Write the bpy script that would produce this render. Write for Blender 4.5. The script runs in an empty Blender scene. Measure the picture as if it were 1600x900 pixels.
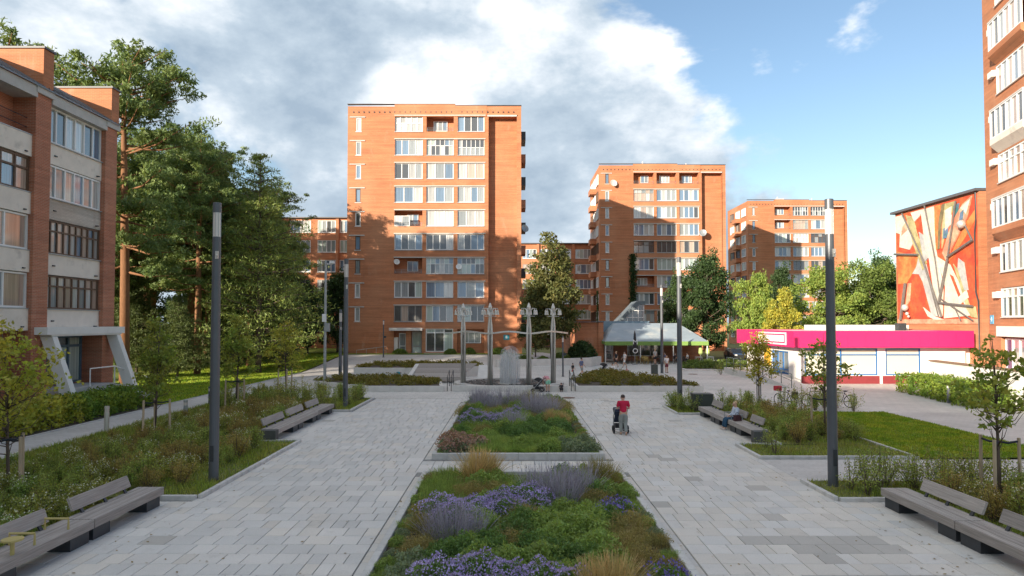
import bpy, bmesh, math, random
import numpy as np
from mathutils import Vector, Matrix
R = math.radians
sc = bpy.context.scene
col = sc.collection
# ------------------------------------------------------------ camera
CAM_H = 4.5
cam = bpy.data.cameras.new('camera'); cam_o = bpy.data.objects.new('camera', cam); col.objects.link(cam_o)
cam.sensor_width = 36; cam.lens = 24; cam.clip_start = .1; cam.clip_end = 3000
cam.shift_y = .0134
cam_o.location = (0, 0, CAM_H); cam_o.rotation_euler = (R(90 + 1.8), 0, 0)
sc.camera = cam_o
# ------------------------------------------------------------ light
SUN_AZ, SUN_EL = 40.0, 13.5         # azimuth measured from behind the camera towards the left
w = bpy.data.worlds.new('World'); sc.world = w; w.use_nodes = True
nt = w.node_tree; nt.nodes.clear()
def N(tree, kind, **kw):
    n = tree.nodes.new(kind)
    for k, v in kw.items(): setattr(n, k, v)
    return n
def L(tree, a, b): tree.links.new(a, b)
def math_n(tree, op, a, b=None, c=None, clamp=False):
    n = N(tree, 'ShaderNodeMath', operation=op); n.use_clamp = clamp
    for i, x in enumerate((a, b, c)):
        if x is None: continue
        if isinstance(x, (int, float)): n.inputs[i].default_value = x
        else: L(tree, x, n.inputs[i])
    return n.outputs[0]
def ramp(tree, fac, stops, interp='LINEAR'):
    n = N(tree, 'ShaderNodeValToRGB'); n.color_ramp.interpolation = interp
    el = n.color_ramp.elements
    while len(el) < len(stops): el.new(.5)
    for e, (p, c) in zip(el, stops):
        e.position = p; e.color = (*c, 1) if len(c) == 3 else c
    if fac is not None: L(tree, fac, n.inputs[0])
    return n.outputs[0]
out = N(nt, 'ShaderNodeOutputWorld')
sky = N(nt, 'ShaderNodeTexSky', sky_type='NISHITA'); sky.sun_disc = False
sky.sun_elevation = R(SUN_EL); sky.sun_rotation = R(180 + SUN_AZ); sky.dust_density = .5; sky.ozone_density = 1.6; sky.air_density = 1.0
bg = N(nt, 'ShaderNodeBackground'); bg.inputs[1].default_value = .0445
tc = N(nt, 'ShaderNodeTexCoord')
sep = N(nt, 'ShaderNodeSeparateXYZ'); L(nt, tc.outputs['Generated'], sep.inputs[0])
mp = N(nt, 'ShaderNodeMapping'); mp.inputs['Scale'].default_value = (1, 1, 1.7); mp.inputs['Location'].default_value = (3.1, 1.7, .35)
L(nt, tc.outputs['Generated'], mp.inputs[0])
def cloud_noise(scale, detail, rough, off=(0, 0, 0), dist=.0):
    m2 = N(nt, 'ShaderNodeMapping'); m2.inputs['Location'].default_value = off; L(nt, mp.outputs[0], m2.inputs[0])
    n = N(nt, 'ShaderNodeTexNoise'); n.inputs['Scale'].default_value = scale; n.inputs['Detail'].default_value = detail
    n.inputs['Roughness'].default_value = rough; n.inputs['Distortion'].default_value = dist
    L(nt, m2.outputs[0], n.inputs['Vector']); return n.outputs[0]
n1 = cloud_noise(2.9, 10, .55, dist=.15)
# a bank of cloud on the left half of the sky, clear air on the right half
side = math_n(nt, 'MULTIPLY_ADD', math_n(nt, 'MULTIPLY_ADD', math_n(nt, 'MINIMUM', sep.outputs[2], .45), .8, sep.outputs[0]), -.85, .44)
side = math_n(nt, 'MINIMUM', math_n(nt, 'MAXIMUM', side, -.105), .15)
dens = math_n(nt, 'ADD', n1, side)
mask = N(nt, 'ShaderNodeMapRange', interpolation_type='SMOOTHSTEP'); L(nt, dens, mask.inputs[0])
mask.inputs[1].default_value = .48; mask.inputs[2].default_value = .57
n2 = cloud_noise(2.9, 10, .55, off=(-.05, .03, .12), dist=.15)
n3 = cloud_noise(6.5, 9, .6, off=(.7, .2, .1))
lit = math_n(nt, 'ADD', math_n(nt, 'MULTIPLY', math_n(nt, 'SUBTRACT', n1, n2), 1.15), math_n(nt, 'MULTIPLY', math_n(nt, 'SUBTRACT', n3, .5), .80))
lit = math_n(nt, 'ADD', math_n(nt, 'SUBTRACT', lit, math_n(nt, 'MULTIPLY', math_n(nt, 'SUBTRACT', dens, .56), .55)), math_n(nt, 'MULTIPLY_ADD', math_n(nt, 'MINIMUM', sep.outputs[2], .45), .35, .20))
cl = ramp(nt, lit, [(.04, (.29, .37, .46)), (.20, (.42, .50, .58)), (.33, (.64, .69, .74)), (.47, (.96, .945, .92))])
bgc = N(nt, 'ShaderNodeBackground'); L(nt, cl, bgc.inputs[0]); bgc.inputs[1].default_value = .31
mix = N(nt, 'ShaderNodeMixShader')
L(nt, sky.outputs[0], bg.inputs[0]); L(nt, mask.outputs[0], mix.inputs[0]); L(nt, bg.outputs[0], mix.inputs[1]); L(nt, bgc.outputs[0], mix.inputs[2])
L(nt, mix.outputs[0], out.inputs[0])
sd = bpy.data.lights.new('sun', 'SUN'); sd.energy = 2.0; sd.angle = R(.53); sd.color = (1, .87, .70)
so = bpy.data.objects.new('sun', sd); col.objects.link(so); so.location = (-60, -70, 60)
sdir = Vector((math.sin(R(SUN_AZ)) * math.cos(R(SUN_EL)), math.cos(R(SUN_AZ)) * math.cos(R(SUN_EL)), -math.sin(R(SUN_EL))))
so.rotation_euler = sdir.to_track_quat('-Z', 'Y').to_euler()
vs = sc.view_settings; vs.view_transform = 'Standard'; vs.look = 'None'; vs.gamma = 1; vs.use_curve_mapping = False
vs.exposure = 2.2
# ------------------------------------------------------------ helpers
rnd = random.Random(7)
nr = np.random.default_rng(11)
def link(o, parent=None):
    col.objects.link(o)
    if parent is not None: o.parent = parent
    return o
def tag(o, label=None, cat=None, group=None, kind=None):
    if label: o['label'] = label
    if cat: o['category'] = cat
    if group: o['group'] = group
    if kind: o['kind'] = kind
    return o
def thing(name, label, cat, loc=(0, 0, 0), rz=0, group=None):
    o = bpy.data.objects.new(name, None); o.empty_display_size = .3; link(o)
    o.location = loc; o.rotation_euler = (0, 0, rz)
    return tag(o, label, cat, group)
def meshobj(name, me, parent=None, loc=(0, 0, 0), rz=0, scale=None):
    o = bpy.data.objects.new(name, me); link(o, parent); o.location = loc; o.rotation_euler = (0, 0, rz)
    if scale is not None: o.scale = scale
    return o
def copy_tree(o, parent=None):
    c = o.copy(); link(c); c.parent = parent
    for ch in list(o.children): copy_tree(ch, c)
    return c
class MB:
    def __init__(s, T=None): s.v = []; s.f = []; s.m = []; s.T = T; s.mi = 0
    def av(s, *ps):
        i = len(s.v)
        for p in ps: s.v.append(tuple(s.T(Vector(p))) if s.T else tuple(p))
        return i
    def face(s, *ps):
        i = s.av(*ps); s.f.append(tuple(range(i, i + len(ps)))); s.m.append(s.mi)
    def box(s, x0, y0, z0, x1, y1, z1, M=None):
        P = [(x0, y0, z0), (x1, y0, z0), (x1, y1, z0), (x0, y1, z0), (x0, y0, z1), (x1, y0, z1), (x1, y1, z1), (x0, y1, z1)]
        if M is not None: P = [M @ Vector(p) for p in P]
        i = s.av(*P)
        for q in ((0, 3, 2, 1), (4, 5, 6, 7), (0, 1, 5, 4), (1, 2, 6, 5), (2, 3, 7, 6), (3, 0, 4, 7)):
            s.f.append(tuple(i + k for k in q)); s.m.append(s.mi)
    def slab(s, x0, y0, z0, x1, y1, z1, c):        # box with a chamfered top and no bottom
        i = s.av((x0, y0, z0), (x1, y0, z0), (x1, y1, z0), (x0, y1, z0),
                 (x0, y0, z1 - c), (x1, y0, z1 - c), (x1, y1, z1 - c), (x0, y1, z1 - c),
                 (x0 + c, y0 + c, z1), (x1 - c, y0 + c, z1), (x1 - c, y1 - c, z1), (x0 + c, y1 - c, z1))
        for a in (0, 4):
            for k in range(4):
                k2 = (k + 1) % 4; s.f.append((i + a + k, i + a + k2, i + a + 4 + k2, i + a + 4 + k)); s.m.append(s.mi)
        s.f.append((i + 8, i + 9, i + 10, i + 11)); s.m.append(s.mi)
    def prism(s, poly, z0, z1):
        n = len(poly); i = s.av(*[(x, y, z0) for x, y in poly], *[(x, y, z1) for x, y in poly])
        s.f.append(tuple(i + k for k in reversed(range(n)))); s.m.append(s.mi)
        s.f.append(tuple(i + n + k for k in range(n))); s.m.append(s.mi)
        for k in range(n):
            k2 = (k + 1) % n; s.f.append((i + k, i + k2, i + n + k2, i + n + k)); s.m.append(s.mi)
    def extr(s, poly3, d):                         # extrude a 3-D polygon along vector d
        n = len(poly3); d = Vector(d); i = s.av(*poly3, *[Vector(p) + d for p in poly3])
        s.f.append(tuple(i + k for k in reversed(range(n)))); s.m.append(s.mi)
        s.f.append(tuple(i + n + k for k in range(n))); s.m.append(s.mi)
        for k in range(n):
            k2 = (k + 1) % n; s.f.append((i + k, i + k2, i + n + k2, i + n + k)); s.m.append(s.mi)
    def path(s, pts, rad, n=8, cap=True):
        pts = [Vector(p) for p in pts]
        if isinstance(rad, (int, float)): rad = [rad] * len(pts)
        rings = []
        for k, p in enumerate(pts):
            a = pts[max(k - 1, 0)]; b = pts[min(k + 1, len(pts) - 1)]
            d = (b - a).normalized()
            u = d.cross(Vector((0, 0, 1)))
            if u.length < 1e-3: u = Vector((1, 0, 0))
            u.normalize(); v = d.cross(u)
            rings.append(s.av(*[p + (u * math.cos(2 * math.pi * j / n) + v * math.sin(2 * math.pi * j / n)) * rad[k] for j in range(n)]))
        for a, b in zip(rings, rings[1:]):
            for j in range(n):
                j2 = (j + 1) % n; s.f.append((a + j, a + j2, b + j2, b + j)); s.m.append(s.mi)
        if cap:
            s.f.append(tuple(rings[0] + j for j in reversed(range(n)))); s.m.append(s.mi)
            s.f.append(tuple(rings[-1] + j for j in range(n))); s.m.append(s.mi)
    def tube(s, p, q, r0, r1=None, n=8): s.path([p, q], [r0, r0 if r1 is None else r1], n)
    def lathe(s, prof, c=(0, 0, 0), n=16):
        c = Vector(c); rings = []
        for r, z in prof: rings.append(s.av(*[c + Vector((r * math.cos(2 * math.pi * j / n), r * math.sin(2 * math.pi * j / n), z)) for j in range(n)]))
        for a, b in zip(rings, rings[1:]):
            for j in range(n):
                j2 = (j + 1) % n; s.f.append((a + j, a + j2, b + j2, b + j)); s.m.append(s.mi)
        s.f.append(tuple(rings[-1] + j for j in range(n))); s.m.append(s.mi)
    def ball(s, c, r, n=8, sq=(1, 1, 1)):
        c = Vector(c); m = n // 2; rings = []
        for k in range(1, m):
            t = math.pi * k / m
            rings.append(s.av(*[c + Vector((r * sq[0] * math.sin(t) * math.cos(2 * math.pi * j / n), r * sq[1] * math.sin(t) * math.sin(2 * math.pi * j / n), r * sq[2] * math.cos(t))) for j in range(n)]))
        top = s.av(c + Vector((0, 0, r * sq[2]))); bot = s.av(c - Vector((0, 0, r * sq[2])))
        for a, b in zip(rings, rings[1:]):
            for j in range(n):
                j2 = (j + 1) % n; s.f.append((a + j, b + j, b + j2, a + j2)); s.m.append(s.mi)
        for j in range(n):
            j2 = (j + 1) % n
            s.f.append((top, rings[0] + j, rings[0] + j2)); s.m.append(s.mi)
            s.f.append((bot, rings[-1] + j2, rings[-1] + j)); s.m.append(s.mi)
    def torus(s, c, Rr, r, axis='x', n=20, k=6, arc=(0, 2 * math.pi)):
        pts = []
        full = abs(arc[1] - arc[0] - 2 * math.pi) < 1e-6
        for j in range(n + 1):
            a = arc[0] + (arc[1] - arc[0]) * j / n; ca, sa = Rr * math.cos(a), Rr * math.sin(a)
            pts.append(Vector(c) + Vector({'x': (0, ca, sa), 'y': (ca, 0, sa), 'z': (ca, sa, 0)}[axis]))
        s.path(pts, r, k, cap=not full)
    def mesh(s, name, mats, smooth=False):
        me = bpy.data.meshes.new(name); me.from_pydata(s.v, [], s.f)
        for m in (mats if isinstance(mats, (list, tuple)) else [mats]): me.materials.append(m)
        if isinstance(mats, (list, tuple)): me.polygons.foreach_set('material_index', s.m)
        if smooth: me.polygons.foreach_set('use_smooth', [True] * len(me.polygons))
        me.update(); return me
    def build(s, name, mats, parent=None, loc=(0, 0, 0), rz=0, smooth=False):
        return meshobj(name, s.mesh(name, mats, smooth), parent, loc, rz)
def np_mesh(name, V, k, mat, mats=None, mi=None):
    """V: (N*k,3) vertices, every k of them a face"""
    n = len(V) // k
    me = bpy.data.meshes.new(name); me.vertices.add(len(V)); me.vertices.foreach_set('co', np.ascontiguousarray(V, dtype=np.float32).ravel())
    me.loops.add(len(V)); me.loops.foreach_set('vertex_index', np.arange(len(V), dtype=np.int32))
    me.polygons.add(n); me.polygons.foreach_set('loop_start', np.arange(0, len(V), k, dtype=np.int32))
    for m in (mats or [mat]): me.materials.append(m)
    if mi is not None: me.polygons.foreach_set('material_index', np.asarray(mi, dtype=np.int32))
    me.update(calc_edges=True); me.validate(); return me
# ------------------------------------------------------------ materials
def new_mat(name):
    m = bpy.data.materials.new(name); m.use_nodes = True; t = m.node_tree
    return m, t, t.nodes['Principled BSDF']
def scale_col(t, colr, fac):          # colour * (value socket)
    n = N(t, 'ShaderNodeMix', data_type='RGBA', blend_type='MULTIPLY'); n.inputs[0].default_value = 1
    if isinstance(colr, tuple): n.inputs[6].default_value = (*colr, 1)
    else: L(t, colr, n.inputs[6])
    L(t, fac, n.inputs[7]); return n.outputs[2]
def mixc(t, fac, a, b):
    n = N(t, 'ShaderNodeMix', data_type='RGBA')
    if isinstance(fac, (int, float)): n.inputs[0].default_value = fac
    else: L(t, fac, n.inputs[0])
    for s_, x in ((6, a), (7, b)):
        if isinstance(x, tuple): n.inputs[s_].default_value = (*x, 1)
        else: L(t, x, n.inputs[s_])
    return n.outputs[2]
def objc(t, scale=(1, 1, 1)):
    c = N(t, 'ShaderNodeTexCoord'); m = N(t, 'ShaderNodeMapping'); m.inputs['Scale'].default_value = scale
    L(t, c.outputs['Object'], m.inputs[0]); return m.outputs[0]
def noise(t, vec, scale, detail=4, rough=.55):
    n = N(t, 'ShaderNodeTexNoise'); n.inputs['Scale'].default_value = scale; n.inputs['Detail'].default_value = detail; n.inputs['Roughness'].default_value = rough
    if vec is not None: L(t, vec, n.inputs['Vector'])
    return n.outputs[0]
def remap(t, v, a, b, c, d):
    n = N(t, 'ShaderNodeMapRange'); L(t, v, n.inputs[0])
    for i, x in enumerate((a, b, c, d)): n.inputs[i + 1].default_value = x
    return n.outputs[0]
def bump(t, b, h, strength=.3, dist=.02):
    n = N(t, 'ShaderNodeBump'); n.inputs['Strength'].default_value = strength; n.inputs['Distance'].default_value = dist
    L(t, h, n.inputs['Height']); L(t, n.outputs[0], b.inputs['Normal'])
def mat(name, colr, rough=.7, var=.16, scale=4., stretch=(1, 1, 1), metal=0., bmp=.15, objvar=0., spec=.5, dirt_or_dapple=None, coat=0.):
    m, t, b = new_mat(name); vec = objc(t, stretch)
    v = noise(t, vec, scale, 6, .62)
    f = remap(t, v, .25, .75, 1 - var, 1 + var)
    if objvar:
        oi = N(t, 'ShaderNodeObjectInfo'); f = math_n(t, 'MULTIPLY', f, remap(t, oi.outputs['Random'], 0, 1, 1 - objvar, 1 + objvar))
    c = scale_col(t, colr, f)
    if dirt_or_dapple:
        d = noise(t, vec, dirt_or_dapple[1], 5, .65); c = mixc(t, remap(t, d, dirt_or_dapple[2], dirt_or_dapple[2] + .16, 0, dirt_or_dapple[3]), c, dirt_or_dapple[0])
    L(t, c, b.inputs['Base Color']); b.inputs['Roughness'].default_value = rough; b.inputs['Metallic'].default_value = metal
    b.inputs['Specular IOR Level'].default_value = spec; b.inputs['Coat Weight'].default_value = coat
    if bmp: bump(t, b, noise(t, vec, scale * 6, 4), bmp, .01)
    return m
def brick_mat(name, c1, c2, mortar, tone=.17, streak=.18):
    m, t, b = new_mat(name)
    c = N(t, 'ShaderNodeTexCoord'); s = N(t, 'ShaderNodeSeparateXYZ'); L(t, c.outputs['Object'], s.inputs[0])
    cb = N(t, 'ShaderNodeCombineXYZ'); L(t, math_n(t, 'ADD', s.outputs[0], s.outputs[1]), cb.inputs[0]); L(t, s.outputs[2], cb.inputs[1])
    br = N(t, 'ShaderNodeTexBrick'); L(t, cb.outputs[0], br.inputs['Vector'])
    br.inputs['Color1'].default_value = (*c1, 1); br.inputs['Color2'].default_value = (*c2, 1); br.inputs['Mortar'].default_value = (*mortar, 1)
    br.inputs['Scale'].default_value = 1; br.inputs['Brick Width'].default_value = .26; br.inputs['Row Height'].default_value = .077; br.inputs['Mortar Size'].default_value = .009
    f = remap(t, noise(t, objc(t, (.35, .35, 1.6)), .9, 6, .65), .3, .7, 1 - tone, 1 + tone)
    f2 = remap(t, noise(t, objc(t, (.12, .12, 5)), 1.3, 3), .3, .7, 1 - streak, 1 + streak)
    cc = scale_col(t, br.outputs[0], math_n(t, 'MULTIPLY', f, f2))
    d = noise(t, objc(t, (1, 1, .35)), .8, 7, .7); cc = mixc(t, remap(t, d, .58, .78, 0, .4), cc, (.56, .40, .30))
    d2 = noise(t, objc(t, (1.6, 1.6, .06)), 1.0, 5, .7); cc = mixc(t, remap(t, d2, .56, .74, 0, .30), cc, (.26, .12, .075))
    d3 = noise(t, objc(t, (.5, .5, .5)), .35, 3, .5); cc = mixc(t, remap(t, d3, .45, .65, 0, .22), cc, (.60, .36, .22))
    L(t, cc, b.inputs['Base Color']); b.inputs['Roughness'].default_value = .85
    bump(t, b, br.outputs[1], -.25, .008); return m
def leaf_mat(name, colr, col2=None, var=.35, trans=.35, objvar=.12, rough=.55):
    m, t, b = new_mat(name)
    g = N(t, 'ShaderNodeNewGeometry'); oi = N(t, 'ShaderNodeObjectInfo')
    f = math_n(t, 'MULTIPLY', remap(t, g.outputs['Random Per Island'], 0, 1, 1 - var, 1 + var), remap(t, oi.outputs['Random'], 0, 1, 1 - objvar, 1 + objvar))
    base = colr
    if col2: 
        v = noise(t, objc(t), 1.3, 3); base = mixc(t, remap(t, v, .4, .62, 0, 1), colr, col2)
    c = scale_col(t, base, f)
    L(t, c, b.inputs['Base Color']); b.inputs['Roughness'].default_value = rough; b.inputs['Specular IOR Level'].default_value = .3
    tr = N(t, 'ShaderNodeBsdfTranslucent'); L(t, scale_col(t, c, ramp(t, None, [(0, (1.25, 1.15, .55)), (1, (1.25, 1.15, .55))])), tr.inputs[0])
    mx = N(t, 'ShaderNodeMixShader'); mx.inputs[0].default_value = trans
    L(t, b.outputs[0], mx.inputs[1]); L(t, tr.outputs[0], mx.inputs[2]); L(t, mx.outputs[0], t.nodes['Material Output'].inputs[0]); return m
def glass_mat(name, colr, rough=.06, spec=.7, var=.2):
    m, t, b = new_mat(name)
    oi = N(t, 'ShaderNodeObjectInfo')
    f = remap(t, oi.outputs['Random'], 0, 1, 1 - var, 1 + var)
    f = math_n(t, 'MULTIPLY', f, remap(t, noise(t, objc(t, (14, 1, .6)), 1, 2), .35, .65, 1 - var, 1 + var))
    L(t, scale_col(t, colr, f), b.inputs['Base Color']); b.inputs['Roughness'].default_value = .6
    b.inputs['Coat Weight'].default_value = 1; b.inputs['Coat Roughness'].default_value = rough; b.inputs['Coat IOR'].default_value = 1.5 + spec
    return m
BRICK = brick_mat('orange_brick', (.48, .170, .072), (.42, .147, .062), (.42, .21, .12))
BRICK_R = brick_mat('red_brown_brick', (.44, .145, .075), (.37, .118, .062), (.42, .26, .18), .2)
BRICK_W = brick_mat('pale_silicate_brick', (.52, .47, .41), (.46, .41, .35), (.36, .33, .3), .14)
RENDERC = mat('weathered_render_panel', (.78, .70, .61), .85, .10, 1.4, dirt_or_dapple=((.42, .37, .32), 1.1, .57, .6))
CONC = mat('concrete', (.50, .48, .45), .85, .12, 2.2, dirt_or_dapple=((.28, .27, .25), 1.6, .58, .5))
CONC_L = mat('pale_concrete', (.60, .58, .55), .8, .10, 2.5, dirt_or_dapple=((.36, .35, .33), 2.1, .60, .45))
KERB = mat('kerb_stone', (.52, .51, .49), .85, .14, 5, objvar=.06, dirt_or_dapple=((.3, .29, .27), 3, .6, .5))
WHITE_P = mat('white_plaster', (.78, .76, .72), .8, .06, 1.2, dirt_or_dapple=((.55, .52, .47), .9, .6, .5))
PVC = mat('white_pvc', (.78, .78, .77), .4, .03, 2, bmp=0)
BROWNW = mat('brown_window_wood', (.13, .075, .045), .6, .2, 8)
GREYW = mat('grey_window_frame', (.32, .31, .29), .6, .15, 8)
ROOF = mat('grey_sheet_metal', (.16, .18, .20), .45, .15, 2, metal=.3)
ROOFCAP = mat('dark_roof_flashing', (.10, .10, .11), .5, .1, 4)
DARK = mat('dark_steel', (.045, .05, .058), .45, .15, 9, metal=.2)
LAMP_P = mat('lamp_grey_paint', (.105, .115, .13), .42, .08, 3, metal=.25)
GALV = mat('galvanised_steel', (.36, .38, .39), .45, .15, 7, metal=.5)
STEEL = mat('brushed_steel', (.62, .60, .56), .42, .18, 3, (6, 6, .4), metal=.55)
LAMPGL = mat('frosted_lamp_tube', (.66, .60, .56), .25, .05, 3, bmp=0, coat=.5)
WOOD = mat('weathered_grey_wood', (.34, .305, .28), .8, .34, 5, (9, .3, 9), objvar=.2, bmp=.4)
STAKE = mat('debarked_stake_wood', (.46, .36, .25), .85, .2, 4, (6, 6, .6), objvar=.12)
YELLOW = mat('dull_yellow_paint', (.44, .36, .13), .5, .1, 6)
BLACKR = mat('black_rubber', (.02, .02, .022), .7, .2, 10)
G_DARK = glass_mat('dark_window_glass', (.035, .04, .045))
G_BLUE = glass_mat('painted_sky_glass', (.12, .20, .30))  # sky reflection painted as the blue base colour of the pane
G_CURT = glass_mat('glass_over_white_curtain', (.46, .46, .44), var=.3)
G_GREY = glass_mat('glass_over_grey_blind', (.26, .29, .30))
G_BEIGE = glass_mat('glass_over_beige_curtain', (.44, .33, .26))
G_GREEN = glass_mat('glass_over_pale_green_curtain', (.36, .44, .40))
BARK = mat('grey_brown_bark', (.12, .09, .07), .9, .3, 6, (3, 3, .6), bmp=.6)
BARKP = mat('orange_pine_bark', (.24, .115, .055), .9, .3, 5, (3, 3, .6), bmp=.6)
SOIL = mat('dark_soil', (.07, .055, .042), .95, .35, 6, bmp=.8)
L_YOUNG = leaf_mat('young_lime_leaves', (.34, .40, .07), (.42, .38, .08), trans=.45)
L_MAPLE = leaf_mat('maple_leaves', (.24, .34, .07), (.33, .34, .08), trans=.45)
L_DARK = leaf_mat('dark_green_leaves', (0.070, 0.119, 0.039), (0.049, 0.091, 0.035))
L_MID = leaf_mat('mid_green_leaves', (0.140, 0.210, 0.049), (0.182, 0.238, 0.056))
L_LIME = leaf_mat('light_green_leaves', (0.210, 0.308, 0.070), (0.280, 0.336, 0.070))
L_YEL = leaf_mat('yellowing_leaves', (0.476, 0.420, 0.056), (0.336, 0.364, 0.070))
L_PINE = leaf_mat('pine_needles', (.125, .195, .07), (.195, .25, .08), trans=.3)
L_HEDGE = leaf_mat('hedge_leaves', (0.140, 0.238, 0.042), (0.224, 0.294, 0.042))
L_OLIVE = leaf_mat('olive_groundcover_leaves', (0.168, 0.168, 0.035), (0.224, 0.182, 0.042))

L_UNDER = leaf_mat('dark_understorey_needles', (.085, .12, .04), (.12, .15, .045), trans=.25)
# ------------------------------------------------------------ ground
def sst(a, b, x):
    t = min(max((x - a) / (b - a), 0), 1); return t * t * (3 - 2 * t)
def zg(x, y):
    return .9 * sst(60, 80, y) * (1 - sst(4, 9, x)) 
def pave_mat(name, c1, c2, mortar, bw, rh, ms=.012, dirt_or_dapple=.35):
    m, t, b = new_mat(name); vec = objc(t)
    br = N(t, 'ShaderNodeTexBrick'); L(t, vec, br.inputs['Vector'])
    br.inputs['Color1'].default_value = (*c1, 1); br.inputs['Color2'].default_value = (*c2, 1); br.inputs['Mortar'].default_value = (*mortar, 1)
    br.inputs['Scale'].default_value = 1; br.inputs['Brick Width'].default_value = bw; br.inputs['Row Height'].default_value = rh; br.inputs['Mortar Size'].default_value = ms
    br.offset = .37; br.squash = 1.0
    f = remap(t, noise(t, vec, .35, 6, .6), .3, .7, .86, 1.1)
    c = scale_col(t, br.outputs[0], f)
    c = mixc(t, remap(t, noise(t, vec, 1.1, 7, .7), .58, .75, 0, dirt_or_dapple), c, (.33, .32, .30))
    L(t, c, b.inputs['Base Color']); b.inputs['Roughness'].default_value = .75
    bump(t, b, br.outputs[1], -.3, .01); return m
PAVE_FAR = pave_mat('terrace_pavers', (.59, .565, .53), (.54, .52, .485), (.36, .36, .36), .5, .56)
PATH = pave_mat('path_pavers', (.53, .51, .49), (.48, .46, .44), (.38, .37, .35), .3, .2, .008)
MORTAR = mat('paving_joint_sand', (.24, .235, .225), .95, .2, 8)
def slab_mat(name, c, v=.06):
    m, t, b = new_mat(name); vec = objc(t); g = N(t, 'ShaderNodeNewGeometry'); oi = N(t, 'ShaderNodeObjectInfo')
    pos = g.outputs['Position']
    f = math_n(t, 'MULTIPLY', remap(t, noise(t, pos, .45, 5, .6), .3, .7, .93, 1.07), remap(t, noise(t, pos, 30, 3, .7), .3, .7, .93, 1.07))
    f = math_n(t, 'MULTIPLY', f, remap(t, g.outputs['Random Per Island'], 0, 1, 1 - v, 1 + v))
    f = math_n(t, 'MULTIPLY', f, remap(t, oi.outputs['Random'], 0, 1, 1 - v, 1 + v))
    cc = scale_col(t, c, f)
    cc = mixc(t, remap(t, noise(t, pos, 1.7, 7, .72), .56, .76, 0, .5), cc, (.36, .34, .31))
    L(t, cc, b.inputs['Base Color']); b.inputs['Roughness'].default_value = .72
    bump(t, b, noise(t, pos, 60, 4, .7), .25, .004); return m
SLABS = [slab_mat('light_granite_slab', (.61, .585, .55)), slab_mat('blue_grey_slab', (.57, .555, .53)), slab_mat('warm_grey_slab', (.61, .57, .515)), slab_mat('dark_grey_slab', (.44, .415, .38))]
def grass_ground(name, c1, c2):
    m, t, b = new_mat(name); vec = objc(t)
    c = mixc(t, remap(t, noise(t, vec, .5, 6, .65), .38, .62, 0, 1), c1, c2)
    c = scale_col(t, c, remap(t, noise(t, vec, 25, 4, .7), .3, .7, .65, 1.35))
    L(t, c, b.inputs['Base Color']); b.inputs['Roughness'].default_value = .95
    bump(t, b, noise(t, vec, 40, 3), .8, .03); return m
GRASS = grass_ground('lawn_turf', (.13, .22, .018), (.25, .27, .035))
ROUGHG = grass_ground('rough_grass_ground', (.13, .16, .04), (.17, .165, .06))
BLADE = leaf_mat('grass_blades', (.17, .29, .022), (.33, .37, .04), .5, .35)
BLADE_D = leaf_mat('rough_grass_blades', (.23, .31, .05), (.30, .30, .075), .45, .3)
def sheet(name, x0, x1, y0, y1, z, m, step=None, zf=None, kind='structure', parent=None):
    nx = max(1, int((x1 - x0) / step)) if step else 1; ny = max(1, int((y1 - y0) / step)) if step else 1
    v = []; f = []
    for j in range(ny + 1):
        for i in range(nx + 1):
            x = x0 + (x1 - x0) * i / nx; y = y0 + (y1 - y0) * j / ny; v.append((x, y, z + (zf(x, y) if zf else 0)))
    for j in range(ny):
        for i in range(nx):
            a = j * (nx + 1) + i; f.append((a, a + 1, a + nx + 2, a + nx + 1))
    me = bpy.data.meshes.new(name); me.from_pydata(v, [], f); me.materials.append(m); me.update()
    o = meshobj(name, me, parent)
    if kind and parent is None: tag(o, kind=kind)
    return o
sheet('ground', -700, 900, -400, 1600, -.06, ROUGHG)
sheet('terrace_paving', -16.9, 45, 41, 84, -.004, PAVE_FAR, 2.0, zg)
sheet('terrace_side_paving', 8.2, 45, 34.6, 41, -.004, PAVE_FAR)
sheet('path_left', -19.1, -16.9, 2, 84, -.004, PATH, 2.0, zg)
sheet('path_right', 18.8, 24.3, 2, 34.6, -.004, PATH)
sheet('path_cross', 8.25, 18.8, 19.62, 22.72, -.004, PATH)
sheet('yard_paving', 24.3, 45, 2, 34.6, -.010, PATH)
lawn_l = sheet('lawn_left', -75, -19.25, 38, 112, .02, GRASS, 2.0, zg)
lawn_t = sheet('lawn_by_tower', -24, 2.5, 78.6, 83, .02, GRASS, 1.0, lambda x, y: zg(x, y))
lawn_r = sheet('lawn_right', 13.55, 18.7, 22.85, 34.5, .035, GRASS)
lawn_n = sheet('lawn_near_right', 13.55, 18.7, 3, 19.5, .035, GRASS)
# ---- slabs of the plaza: laid in courses across the axis
plaza = sheet('plaza', -9.7, 10.0, 4, 41, -.03, MORTAR)
rs = random.Random(5)
BED1 = (-2.6, 3.24, 6.0, 20.15); BED2 = (-2.66, 3.08, 22.75, 38.6)
def in_bed(x0, x1, y0, y1, b, g=.26): return x1 > b[0] - g and x0 < b[1] + g and y1 > b[2] - g and y0 < b[3] + g
def right_edge(y): return 8.25 if (17.3 < y < 25.3 or y > 33.6) else 9.9
def left_edge(y): return -8.1 if (17.5 < y < 26 or y > 34.8) else -9.6
slabs = []
y = 9.0; DEP = .56; row = 0
while y < 41 - DEP:
    segs = [(left_edge(y + .28), right_edge(y + .28))]
    for b in (BED1, BED2):
        if y + DEP > b[2] - .24 and y < b[3] + .24:
            segs = [q for s_ in segs for q in ((s_[0], b[0] - .26), (b[1] + .26, s_[1]))]
    for a, b_ in segs:
        x = a
        while x < b_ - .12:
            wd = rs.choice((.28, .28, .42, .42, .42, .56, .56))
            if b_ - (x + wd) < .2: wd = b_ - x
            slabs.append((x, y, wd)); x += wd
    y += DEP; row += 1
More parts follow.
